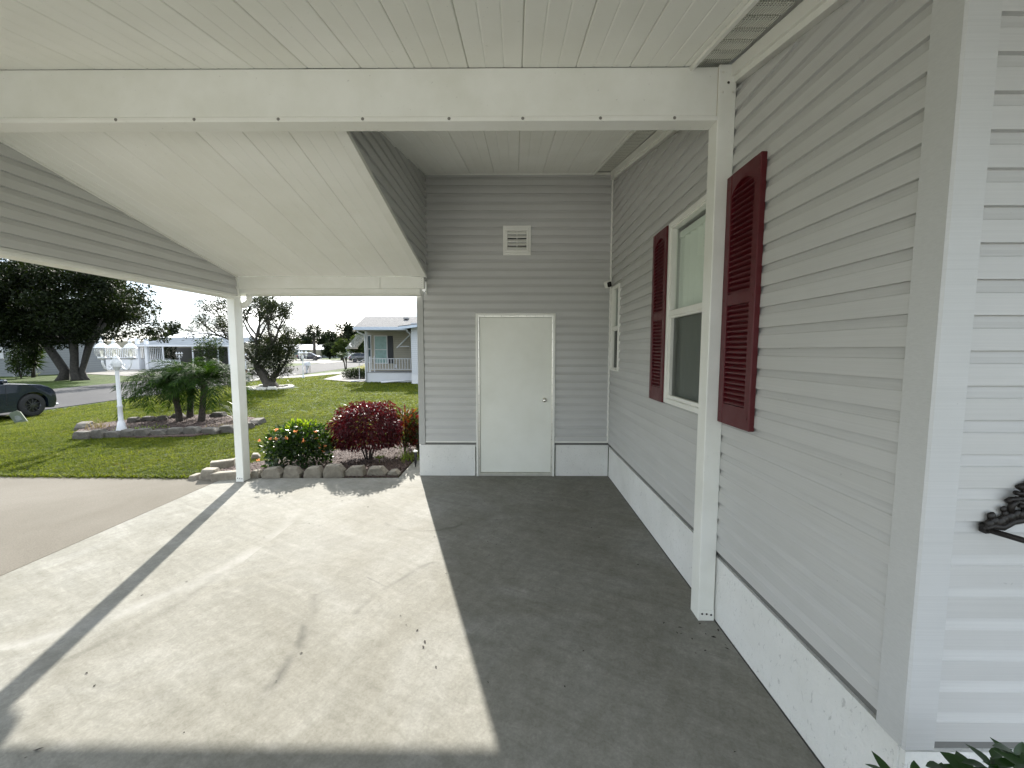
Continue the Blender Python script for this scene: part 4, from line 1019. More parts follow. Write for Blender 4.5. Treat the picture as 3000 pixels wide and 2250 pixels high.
# pygmy date palms
PALM = leafmat('palm_leaflet', (.007, .020, .003), (.028, .055, .009), .30, .6, (1.9, 2.0, .5), .05)
TRUNK = plain('palm_trunk', (.045, .036, .028), .95, nscale=30, var=.5)
def frond_mesh(L, seed, nl=34, leaf=.2, sag=.55, up=.75, vshape=.5):
    r_ = random.Random(seed); pts = []; p = Vector((0, 0, 0)); el = up; st = L/12
    for i in range(13):
        pts.append(p.copy()); p = p+Vector((math.cos(el), 0, math.sin(el)))*st; el -= (up+sag)/12*(1.0+.4*i/12)
    mb = MB().tube(pts, [.009*(1-i/14) for i in range(13)], 4, False)
    for i in range(nl):
        t = .14+.86*i/nl; k = min(11, int(t*12)); f = t*12-k; b = pts[k].lerp(pts[k+1], f); tan = (pts[k+1]-pts[k]).normalized(); upv = Vector((0, 1, 0)).cross(tan).normalized()*-1
        ll = leaf*math.sin(math.pi*(.12+.83*t))**.6*r_.uniform(.85, 1.1)
        for sgn in (-1, 1):
            d = (tan*(.45+.6*t+r_.uniform(-.15, .15))+Vector((0, sgn*.85, 0))+upv*r_.uniform(-.15, vshape)).normalized(); w = tan.cross(d).cross(d).normalized()*.0048
            tip = b+d*ll+Vector((0, 0, -r_.uniform(.1, .5)*ll)); md = b+d*ll*.5
            mb.add([b-w, b+w, md+w*1.4, md-w*1.4, tip], [(0, 1, 2, 3), (3, 2, 4)])
    return mb.mesh('frond', PALM)
FRM = [frond_mesh(.95, 1, 30, .26, sag=.4, up=.9), frond_mesh(1.15, 2, 34, .27, sag=.75, up=.65), frond_mesh(.85, 3, 28, .24, sag=.1, up=1.25), frond_mesh(1.2, 4, 36, .27, sag=1.15, up=.35)]
def pygmy(label, loc, lean, h, nf, seed, scale=1.0):
    t = thing('date_palm', label, 'palm', loc, 'pygmy date palms in the island bed'); r_ = random.Random(seed)
    top = Vector((lean[0], lean[1], h)); mb = MB(); pts = [Vector((0, 0, -.03)), Vector((lean[0]*.3, lean[1]*.3, h*.35)), Vector((lean[0]*.65, lean[1]*.65, h*.7)), top]
    mb.tube(pts, [.075, .06, .06, .085], 9)
    for i in range(60):
        f = r_.random(); k = min(2, int(f*3)); p = pts[k].lerp(pts[k+1], f*3-k); a = r_.uniform(0, 6.28); d = Vector((math.cos(a), math.sin(a), .5)); p = p+d*.05
        mb.add([p+Vector((0, 0, -.02)), p+d.cross(Vector((0, 0, 1))).normalized()*.015, p+d*.05+Vector((0, 0, .02)), p-d.cross(Vector((0, 0, 1))).normalized()*.015], [(0, 1, 2, 3)])
    mb.build('trunk', TRUNK, t, world=False)
    for i in range(nf):
        o = bpy.data.objects.new('frond', FRM[(1, 3, 1, 0, 3, 2, 0)[i % 7]]); o.parent = t; COL.objects.link(o)
        o.location = top+Vector((0, 0, r_.uniform(-.06, .04))); s = scale*r_.uniform(.85, 1.12); o.scale = (s, s, s)
        o.rotation_euler = (r_.uniform(-.25, .25), r_.uniform(-.2, .25), i*2.399+r_.uniform(-.2, .2))
    return t
a, b, c = gz(528, 1238), gz(556, 1226), gz(590, 1238)
pygmy('leftmost pygmy date palm with fronds arching toward the lamp post', a, (-.10, 0, 0), .84, 50, 1, 1.0)
pygmy('middle pygmy date palm behind the other two', b, (.05, .1, 0), 1.0, 46, 2, .95)
pygmy('rightmost pygmy date palm with the leaning bare trunk', c, (.16, -.02, 0), .95, 46, 3, .93)
DRY = leafmat('dry_twig_leaf', (.12, .09, .03), (.24, .2, .08), .3, .6, (1.2, 1.1, .7))
q = gz(295, 1258); tuft('weed_clump', 'dry straggly weed clump at the left end of the island bed', q.x, q.y, 60, .32, .35, DRY, 8, w=.008)
q = gz(425, 1262); tuft('ground_cover', 'low yellow-green ground cover beside the lamp post base', q.x, q.y, 90, .10, .7, LG, 18, w=.02)
SIL = leafmat('pale_strap_leaf', (.25, .28, .18), (.45, .46, .34), .4, .35, (1.1, 1.1, .8))
q = gz(700, 1240); tuft('strap_leaf_plant', 'pale strap-leaved plant at the right end of the island bed', q.x, q.y, 46, .6, .18, SIL, 28, w=.02)
q = gz(650, 1262); tuft('weed_clump', 'brownish low weeds at the foot of the rightmost palm', q.x, q.y, 70, .22, .5, DRY, 38, w=.01)

# ------------------------------------------------------------------ trees
def grow(seed, base, dirs, levels, mb, tips, rad0, taper=.62, spread=.6, grav=.0, mid=None):
    r_ = random.Random(seed)
    def br(p, d, L, r, lv):
        pts = [p]; q = p; dd = d
        for i in range(3):
            dd = (dd+Vector((r_.gauss(0, .13), r_.gauss(0, .13), r_.gauss(0, .08)+grav))).normalized(); q = q+dd*(L/3); pts.append(q)
        mb.tube(pts, [r, r*.85, r*.72, r*taper], 7 if lv == levels else 5, False)
        if mid is not None and lv <= 2: mid.extend([(pts[2], dd)])
        if lv <= 1: tips.append((q, dd)); return
        for k in range(r_.choice((2, 3, 3))):
            nd = (dd+Vector((r_.gauss(0, spread), r_.gauss(0, spread), r_.gauss(.12, spread*.6)))).normalized(); br(q, nd, L*r_.uniform(.6, .85), r*taper, lv-1)
    for (d, L, r) in dirs: br(Vector(base), Vector(d).normalized(), L, r, levels)
def tree(name, label, base, trunkfn, crown, leafmat_, leafn, leafL, aspect, seed, cat='tree', group=None, droop=.2, bark=None):
    """crown: list of (centre, radii)"""
    t = thing(name, label, cat, base, group)
    mb = MB(); trunkfn(mb); mb.build('trunk', bark or BARK, t, True)
    rg = np.random.default_rng(seed); vol = np.array([r[0]*r[1]+r[2]*r[0] for _, r in crown]); cnt = (leafn*vol/vol.sum()).astype(int); Cs = []; Ds = []
    for (c, r), n in zip(crown, cnt):
        if n < 3: continue
        C, D = dome(n, c, r, rg, .75); Cs.append(C); Ds.append(D)
    C = np.concatenate(Cs); D = np.concatenate(Ds)
    leaves('crown', C, rg.uniform(leafL*.7, leafL*1.25, len(C)), aspect, leafmat_, t, seed+1, D*.4+rg.normal(size=D.shape)*.7, droop)
    return t
# big multi-stemmed tree across the street
OAK = leafmat('dark_tree_leaf', (.003, .006, .002), (.013, .02, .005), .2, .6, (2.2, 2.2, .5), .12)
B = gz(215, 1114); r_ = random.Random(3); crown = []; S = B.y/22
cc = Vector((px(118, B.y+.3), B.y+.6, 1.6+2.7*S))
for i in range(170):
    while True:
        u = Vector((r_.uniform(-1, 1), r_.uniform(-1, 1), r_.uniform(-1, 1)))
        if .35 < u.length < 1: break
    p = Vector((cc.x+u.x*4.5*S, cc.y+u.y*3.6*S, cc.z+u.z*(2.5 if u.z > 0 else 2.05)*S))
    if u.z < -.55: p.x = cc.x+(u.x*3.9+.4)*S
    s = S*r_.uniform(.5, .95); crown.append((tuple(p), (s*1.1, s*1.1, s*.8)))
for (x, y, s) in ((430, 905, .7), (455, 960, .6), (400, 860, .8), (470, 985, .45), (350, 975, .6), (300, 980, .6), (230, 990, .6), (160, 1000, .6), (90, 1000, .7), (420, 975, .5), (20, 1000, .8)):
    p = gy(x, y, B.y-.4); crown.append((tuple(p), (s*S, s*S, s*.75*S)))
def oaktrunk(mb):
    for (dx, dy, tx, tz, r) in ((-.42, 0, -1.9, 3.2, .20), (.02, .15, -.3, 3.6, .12), (.20, -.1, .30, 3.6, .17), (.40, .1, 1.3, 3.1, .13), (.30, .2, .9, 3.3, .10)):
        mb.tube([B+S*Vector(v) for v in ((dx*1.5, dy, -.1), (dx*1.25, dy, .15), (dx, dy, .5), (dx+tx*.22, dy, 1.2), (dx+tx*.45, dy, 1.9), (dx+tx, dy*3, tz))], [S*r*k for k in (1.55, 1.2, 1.05, 1, .9, .55)], 10)
    for i, (c, rr) in enumerate(crown):
        if i % 9 == 0: mb.tube([(B.x+.12*(c[0]-B.x), B.y, B.z+2.0*S), (B.x+(c[0]-B.x)*.5, B.y+(c[1]-B.y)*.5, B.z+1.2*S+c[2]*.45), c], [.07, .045, .02], 5, False)
tree('shade_tree', 'large dark spreading tree with several trunks across the street', tuple(B), oaktrunk, crown, OAK, 80000, .19, .5, 70, bark=plain('shaded_oak_bark', (.028, .025, .021), .95, nscale=8, var=.5))  # bark colour darkened to carry the shade on the trunks
# multi-stem narrow-leaved tree in the neighbouring lawn
B2 = gz(781, 1139); tw_ = MB(); tips = []; mids = []
t2 = thing('oleander_tree', 'sparse narrow-leaved tree with leaning trunk in a stone ring on the lawn', 'tree', tuple(B2))
trunk = [B2+Vector((.25, 0, -.1)), B2+Vector((.12, 0, .25)), B2+Vector((-.15, 0, .7)), B2+Vector((-.38, 0, 1.1))]
tw_.tube(trunk, [.40, .25, .19, .15], 10, False).tube([B2+Vector((.05, .1, -.1)), B2+Vector((.25, .1, .5)), B2+Vector((.45, .15, .75))], [.22, .14, .10], 8, False)
grow(12, trunk[3], [((-.55, .1, .8), 1.25, .10), ((.1, .2, 1), 1.1, .08), ((.75, 0, .75), 1.3, .09), ((-.95, 0, .35), .9, .07), ((.35, -.3, 1), 1.1, .07)], 4, tw_, tips, .12, .56, .42, .03, mids)
grow(14, B2+Vector((.45, .15, .75)), [((.5, 0, .8), .8, .06), ((.2, .2, 1), 1.0, .07)], 3, tw_, tips, .1, .6, .5, .0, mids)
grow(19, B2+Vector((.1, 0, .35)), [((.7, -.2, .5), .5, .03), ((-.7, -.1, .4), .45, .03), ((.9, .1, .3), .6, .03)], 2, tw_, tips, .1, .6, .5, .0, mids)
tw_.build('trunk', BARK, t2, True)
OL = leafmat('narrow_leaf', (.009, .015, .006), (.030, .038, .015), .22, .5, (1.8, 1.8, .6), .2)
Cs = []; Ds = []; rr = np.random.default_rng(44)
for (p, d) in tips+mids:
    n = 30; Cs.append(np.array(p)+rr.normal(size=(n, 3))*.12); Ds.append(np.array(d)*.8+rr.normal(size=(n, 3))*.8)
C = np.concatenate(Cs); D = np.concatenate(Ds); leaves('crown', C, rr.uniform(.09, .17, len(C)), .22, OL, t2, 45, D)
C, D = dome(5200, tuple(B2+Vector((.30, 0, 1.6))), (.95, .8, .8), rr, .8); leaves('crown', C, rr.uniform(.09, .17, len(C)), .24, OL, t2, 46, D*.4+rr.normal(size=D.shape)*.7)
ring = thing('stone_ring', 'ring of flat pale stones round the leaning tree trunk', 'stone ring', tuple(B2))
PALE = painted('pale_flat_stone', (.55, .53, .48), .8, .25, 9, .4)
for i in range(13):
    a = i*2*math.pi/13; stone(ring, B2.x+.1+.82*math.cos(a), B2.y+.1+.75*math.sin(a), .36, .24, .07+.02*(i % 3), a+math.pi/2, 500+i, PALE, z=-.02, taper=.85)
# smaller plants beside the grey house, left
LG2 = leafmat('mid_green_leaf', (.010, .02, .005), (.034, .055, .012), .3, .5, (1.6, 1.7, .5), .2)
def bush(name, label, c, r, n, L, mat, seed, cat='shrub', group=None, asp=.45):
    zb = zg(c[0], c[1]); t = thing(name, label, cat, (c[0], c[1], zb), group); rg = np.random.default_rng(seed); C, D = dome(n, c, r, rg, .7, -.9); C[:, 2] = np.maximum(C[:, 2], zb+.02)
    leaves('foliage', C, rg.uniform(L*.7, L*1.2, n), asp, mat, t, seed, D*.5+rg.normal(size=D.shape)*.6, .1)
    mb = MB()
    for i in range(5): mb.tube([(c[0], c[1], zb-.05), (c[0]+r[0]*.5*math.cos(i*1.3), c[1]+r[1]*.5*math.sin(i*1.3), c[2]+r[2]*.3)], [.03, .012], 5)
    mb.build('stem', BARK, t); return t
q = gz(62, 1108); bush('bush', 'leafy bush against the corner of the grey house', (q.x, q.y, q.z+1.25), (.65, .6, 1.25), 2400, .14, LG2, 81)
q = gz(105, 1106)
t = thing('yucca', 'spiky dark yucca left of the big tree', 'plant', tuple(q)); mb = MB().tube([(q.x-.2, q.y, q.z-.05), (q.x-.1, q.y, q.z+.9), (q.x+.1, q.y, q.z+1.7)], [.12, .09, .07], 7)
mb.build('trunk', BARK, t, True); rr = np.random.default_rng(82)
for (cx, cz) in ((.1, 1.6), (-.15, 1.0), (.25, 2.1)):
    n = 170; d = rr.normal(size=(n, 3)); leaves('leaf_rosette', np.tile([q.x+cx, q.y, q.z+cz*1.2], (n, 1)), rr.uniform(.6, .95, n), .09, LG2, t, 83+int(cz*10), d, .25)
q = gz(108, 1102); tuft('grass_clump', 'pale strappy clump below the yucca', q.x+.3, q.y-.3, 26, .7, .1, SIL, 55, w=.06, z0=q.z)

# ------------------------------------------------------------------ neighbour house (centre right)
def _clap(n):
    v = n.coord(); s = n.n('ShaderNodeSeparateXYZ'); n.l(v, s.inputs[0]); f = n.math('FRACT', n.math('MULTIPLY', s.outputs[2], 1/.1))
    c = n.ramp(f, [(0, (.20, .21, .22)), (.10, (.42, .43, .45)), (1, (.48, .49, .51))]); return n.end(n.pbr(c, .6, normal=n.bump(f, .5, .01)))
CLAP = M('pale_clapboard', _clap)
def _clap2(n):
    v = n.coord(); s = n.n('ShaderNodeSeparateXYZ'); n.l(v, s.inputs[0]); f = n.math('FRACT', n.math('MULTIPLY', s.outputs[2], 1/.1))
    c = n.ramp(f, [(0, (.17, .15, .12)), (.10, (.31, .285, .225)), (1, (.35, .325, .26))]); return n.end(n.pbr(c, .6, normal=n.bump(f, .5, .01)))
CREAM = M('cream_clapboard', _clap2)
def _shingle(n):
    v = n.coord(); b = n.n('ShaderNodeTexBrick'); b.inputs['Scale'].default_value = 3.2; b.inputs['Color1'].default_value = (.045, .044, .046, 1); b.inputs['Color2'].default_value = (.078, .076, .077, 1); b.inputs['Mortar'].default_value = (.2, .2, .2, 1); b.inputs['Mortar Size'].default_value = .03
    n.l(v, b.inputs['Vector']); c = n.mix(1, b.outputs[0], n.ramp(n.noise(v, 9, 5), [(.3, (.75,)*3), (.7, (1.2,)*3)]), 'MULTIPLY'); return n.end(n.pbr(c, .95, spec=.08))
SHING = M('grey_shingles', _shingle)
NW = painted('neighbour_white', (.52, .525, .54), .5, .06, 2, .02, False)
nh = thing('neighbour_house', 'white neighbouring house with railed front porch and grey shingle roof', 'house', (-6, 22, 0))
MB().box((-5.05, 19.85, .44), (4, 27, 2.95)).build('wall', CLAP, nh)
MB().box((-5.06, 19.83, -.05), (4, 19.9, .43)).build('skirt', NW, nh)
MB().box((-7.76, 21.0, -.05), (-5.06, 22.4, .46)).box((-7.9, 22.35, -.05), (-5.06, 27, .46)).build('skirt', NW, nh)
MB().box((-7.78, 20.98, .461), (-5.06, 22.4, .50)).build('porch_floor', plain('porch_floor', (.22, .22, .22), .7), nh)
pw = MB().box((-8.25, 22.4, .45), (-5.06, 27, 2.85)).build('porch_wall', CREAM, nh)
def nwin(name, x0, x1, z0, z1, Y, parent, mat):
    w = MB().box((x0, Y-.04, z0), (x0+.05, Y, z1)).box((x1-.05, Y-.04, z0), (x1, Y, z1)).box((x0+.05, Y-.04, z0), (x1-.05, Y, z0+.05)).box((x0+.05, Y-.04, z1-.05), (x1-.05, Y, z1)).box((x0+.05, Y-.035, (z0+z1)/2-.02), (x1-.05, Y, (z0+z1)/2+.02)).build(name, NW, parent)
    MB().box((x0+.05, Y-.02, z0+.05), (x1-.05, Y-.015, z1-.05)).build('pane', mat, w); return w
TEAL = plain('curtained_pane', (.22, .33, .31), .25, nscale=6)
DPANE = plain('dark_pane', (.05, .08, .09), .15)
nwin('window', px(1097, 22.4), px(1136, 22.4), pz(1066, 22.4), pz(983, 22.4), 22.4, nh, TEAL)
nwin('window', px(1077, 22.4), px(1089, 22.4), pz(1063, 22.4), pz(982, 22.4), 22.4, nh, DPANE)
MB().box((px(1137, 22.4), 22.35, pz(1065, 22.4)), (px(1152, 22.4), 22.399, pz(984, 22.4))).build('shutter', plain('black_shutter', (.012, .013, .016), .5), nh)
Ye, Yr = 20.4, 23.6
el, er = px(1038, Ye), px(1192, Ye); ez = pz(958.5, Ye); rz_ = pz(928, Yr); rl = px(1072, Yr)
rfm = MB(); rfm.hexa([(el, Ye, ez-.02), (4, Ye-.0, ez-.02), (4, Yr, rz_-.05), (rl, Yr, rz_-.05), (el, Ye, ez), (4, Ye, ez), (4, Yr, rz_), (rl, Yr, rz_)])
rfm.hexa([(rl, Yr, rz_-.05), (4, Yr, rz_-.05), (4, 27.3, 2.8), (el-.6, 27.3, 2.8), (rl, Yr, rz_), (4, Yr, rz_), (4, 27.3, 2.85), (el-.6, 27.3, 2.85)])
roofn = rfm.build('roof', SHING, nh)
MB().box((px(1185, 22.6), 22.5, pz(935, 22.6)), (px(1197, 22.6), 22.9, pz(930.5, 22.6))).build('roof_vent', plain('vent_grey', (.2, .2, .2), .7), roofn)
FASC = painted('pale_blue_fascia', (.42, .47, .55), .5, .05, 2, .02, False)
MB().box((el, Ye-.05, ez-.14), (er, Ye, ez+.01)).box((el-.03, Ye, ez-.14), (el, Ye+3, ez+.02)).build('fascia', FASC, nh)
z2 = pz(957, 19.5); MB().hexa([(-5.55, 19.45, z2-.13), (3.8, 19.45, z2+1.0), (3.8, 19.55, z2+1.0), (-5.55, 19.55, z2-.13), (-5.55, 19.45, z2+.02), (3.8, 19.45, z2+1.15), (3.8, 19.55, z2+1.15), (-5.55, 19.55, z2+.02)]).build('fascia', FASC, nh)
MB().hexa([(-5.55, 19.45, z2-.0), (3.8, 19.45, z2+1.1), (3.8, 27, z2+1.1), (-5.55, 27, z2-.0), (-5.55, 19.45, z2+.03), (3.8, 19.45, z2+1.16), (3.8, 27, z2+1.16), (-5.55, 27, z2+.03)]).build('roof', SHING, nh)
MB().prism([(-5.05, 2.9), (-5.05, z2-.02), (3.7, z2+.98), (3.7, 2.9)], 19.86, 19.95, lambda u, v, d: (u, d, v)).build('wall', CLAP, nh)
MB().box((-8.0, Ye+.05, ez-.16), (er, 22.39, ez-.14)).build('porch_ceiling', CREAM, nh)
for x in (px(1074, 21.0), px(1069, 20.9)): MB().box((x-.05, 20.98, .5), (x+.04, 21.07, 2.62)).build('porch_post', NW, nh); break
MB().tube([(px(1050, 20.6), 20.5, ez-.15), (px(1051, 20.6), 20.55, ez-.25), (px(1068, 20.9), 20.9, ez-.36), (px(1070, 20.95), 20.95, ez-.5), (px(1070.5, 20.95), 20.95, .08), (px(1024, 20.8), 20.85, .03)], .045, 8).build('downspout', NW, nh, True)
MB().tube([(px(1195, 20.4), 20.35, ez-.1), (px(1195, 20.4), 20.35, ez-.2), (px(1203, 20.4), 20.6, ez-.4), (px(1204, 20.6), 20.9, .1), (px(1114, 20.2), 20.2, .03)], .045, 8).build('downspout', NW, nh, True)
rx0, rx1 = px(1085, 21.05), px(1205, 21.05); zr0, zr1 = pz(1083, 21.05), pz(1050.5, 21.05)
rl_ = MB().box((rx0, 21.03, zr1-.03), (rx1, 21.07, zr1)).box((rx0, 21.03, zr0), (rx1, 21.07, zr0+.03)).build('railing', NW, nh)
bmh = MB().box((-.012, -.012, 0), (.012, .012, zr1-.03-zr0-.03)).mesh('baluster', NW)
for i in range(15):
    o = bpy.data.objects.new('baluster', bmh); o.location = (rx0+.05+(rx1-rx0-.1)*i/14, 21.05, zr0+.03); link(o, rl_)
MB().box((rx0-.06, 21.0, .5), (rx0, 21.06, zr1+.10)).box((px(1094, 21.3), 21.3, .5), (px(1094, 21.3)+.05, 21.36, zr1+.10)).build('newel_post', NW, nh)
MB().tube([(px(1051, 21.8), 21.8, 0), (px(1051, 21.8), 21.8, pz(1061, 21.8)), (px(1068, 21.6), 21.6, pz(1052, 21.6))], .02, 6).build('step_rail', NW, nh)
aw = MB(); y0, y1 = 21.3, 22.9; top = (px(1068, 22.3), pz(983, 22.3)); bot = (px(1030, 22.0), pz(1019, 22.0))
awn = MB()
nst = 9
awo = MB().box((bot[0]-.03, y0, bot[1]-.06), (bot[0], y1, bot[1]+.01)).build('awning', NW, nh)
awm = MB().add([(0, 0, 0), (top[0]-bot[0], 0, top[1]-bot[1]), (top[0]-bot[0], (y1-y0)/nst*.93, top[1]-bot[1]+.03), (0, (y1-y0)/nst*.93, .03)], [(0, 1, 2, 3)]).mesh('slat', painted('awning_blue_white', (.5, .54, .6), .4, .05, 2, .02, False))
for i in range(nst):
    o = bpy.data.objects.new('slat', awm); o.location = (bot[0], y0+i*(y1-y0)/nst, bot[1]); link(o, awo)
MB().tube([gy(1163, 1019, 21.4), gy(1201, 981, 21.2)], .035, 6).tube([gy(1167, 1015, 21.4), gy(1200, 1014.5, 21.3)], .02, 6).build('awning_arm', NW, nh)
MB().box((px(1155, 22.35), 22.36, pz(1078, 22.35)), (px(1162, 22.35), 22.395, pz(1068, 22.35))).build('outlet_box', NW, nh)
# hedge and its planting
HG = leafmat('hedge_leaf', (.008, .016, .005), (.026, .038, .012), .25, .5, (1.5, 1.6, .5), .2)
q = gz(1036, 1112); bush('hedge', 'clipped dark hedge in front of the neighbour\'s porch steps', (q.x, q.y+.4, .28), (.78, .45, .30), 2600, .09, HG, 91)
bush('shrub', 'variegated yellow-green shrub just behind the clipped hedge', (q.x+.25, q.y+1.4, .45), (.6, .4, .32), 900, .1, leafmat('variegated_leaf', (.25, .26, .10), (.5, .46, .28), .4, .5, (1.1, 1.1, .7)), 92)
# small double-trunk palm
q = gz(1012, 1082); t = thing('small_palm', 'small twin-trunk palm beyond the clipped hedge', 'palm', tuple(q)); mb = MB()
mb.tube([(0, 0, -.05), (-.1, 0, .7), (-.32, 0, 1.35)], [.07, .06, .17], 7).tube([(.10, 0, -.05), (.12, 0, .7), (.10, 0, 1.3)], [.06, .055, .16], 7); mb.build('trunk', TRUNK, t, world=False)
FR2 = [frond_mesh(.95, 5, 20, .3, .7, .7, .2), frond_mesh(.9, 6, 20, .3, .3, .9, .2)]
for i in range(24):
    o = bpy.data.objects.new('frond', FR2[i % 2]); o.parent = t; COL.objects.link(o); o.location = (-.3 if i % 2 else .1, 0, 1.4); o.rotation_euler = (0, random.Random(i).uniform(-.3, .2), i*2.4)
# mailboxes
def mailbox(label, base, h, w, mat, yaw):
    t = thing('mailbox', label, 'mailbox', tuple(base), 'mailboxes along the street')
    pm = MB().box((-.06, -.06, -.05), (.06, .06, h*.62)).add([(-.06, -.05, h*.25), (.06, -.05, h*.25), (.06, -.05, h*.62), (-.06, -.05, h*.62), (-.06, -.32, h*.62), (.06, -.32, h*.62), (-.06, -.2, h*.45), (.06, -.2, h*.45)], [(0, 1, 7, 6), (6, 7, 5, 4), (4, 5, 2, 3), (0, 6, 4, 3), (1, 2, 5, 7)])
    pm.build('post', mat, t, world=False)
    n = 8; prof = [(-w/2, h*.62)]+[(-w/2*math.cos(math.pi*i/n), h*.80+h*.20*math.sin(math.pi*i/n)) for i in range(n+1)]+[(w/2, h*.62)]
    MB().prism(prof, -.38, .14, lambda u, v, d: (u, d, v)).build('box', mat, t, world=False)
    MB().box((w/2+.002, -.1, h*.7), (w/2+.012, -.06, h*.9)).build('flag', plain('mail_flag', (.4, .05, .04), .5), t, world=False)
    t.rotation_euler = (0, 0, yaw); return t
mailbox('white mailbox on a bracket post at the far kerb', gz(899, 1092), 1.0, .3, NW, math.radians(60))
mailbox('grey mailbox just right of the slim carport post', gz(730, 1119), .82, .26, painted('grey_mailbox', (.36, .34, .32), .6, .1), math.radians(-70))
for i, (x, lab) in enumerate(((906.5, 'left of two thin marker stakes right of the white mailbox'), (909.5, 'right of two thin marker stakes right of the white mailbox'))):
    q = gz(x, 1092); t = thing('marker_stake', lab, 'stake', tuple(q), 'marker stakes by the mailbox'); MB().tube([(0, 0, -.05), (0, 0, .7)], .012, 6).build('rod', TRUNK, t, world=False); MB().lathe([(.018, .70), (.018, .73), (0, .74)], 8).build('cap', NW, t, True, world=False)
# utility pedestal
q = gz(64, 1238); up = thing('utility_pedestal', 'small leaning green-grey utility pedestal on the lawn near the car', 'utility box', tuple(q))
UP = painted('pedestal_green', (.09, .11, .075), .7, .25, 6, .1)
b_ = MB().prism([(-.10, -.08), (.10, -.08), (.10, .27), (.06, .32), (-.06, .32), (-.10, .27)], -.08, .08, lambda u, v, d: (u, d, v)).build('cabinet', UP, up, world=False)
MB().prism([(-.05, .06), (.05, .06), (.05, .15), (.02, .20), (-.03, .20), (-.05, .15)], -.086, -.081, lambda u, v, d: (u, d, v)).build('faded_sticker', painted('faded_sticker', (.16, .18, .17), .7, .35, 20, .1), up, world=False)
up.rotation_euler = (math.radians(-8), math.radians(-22), math.radians(48))

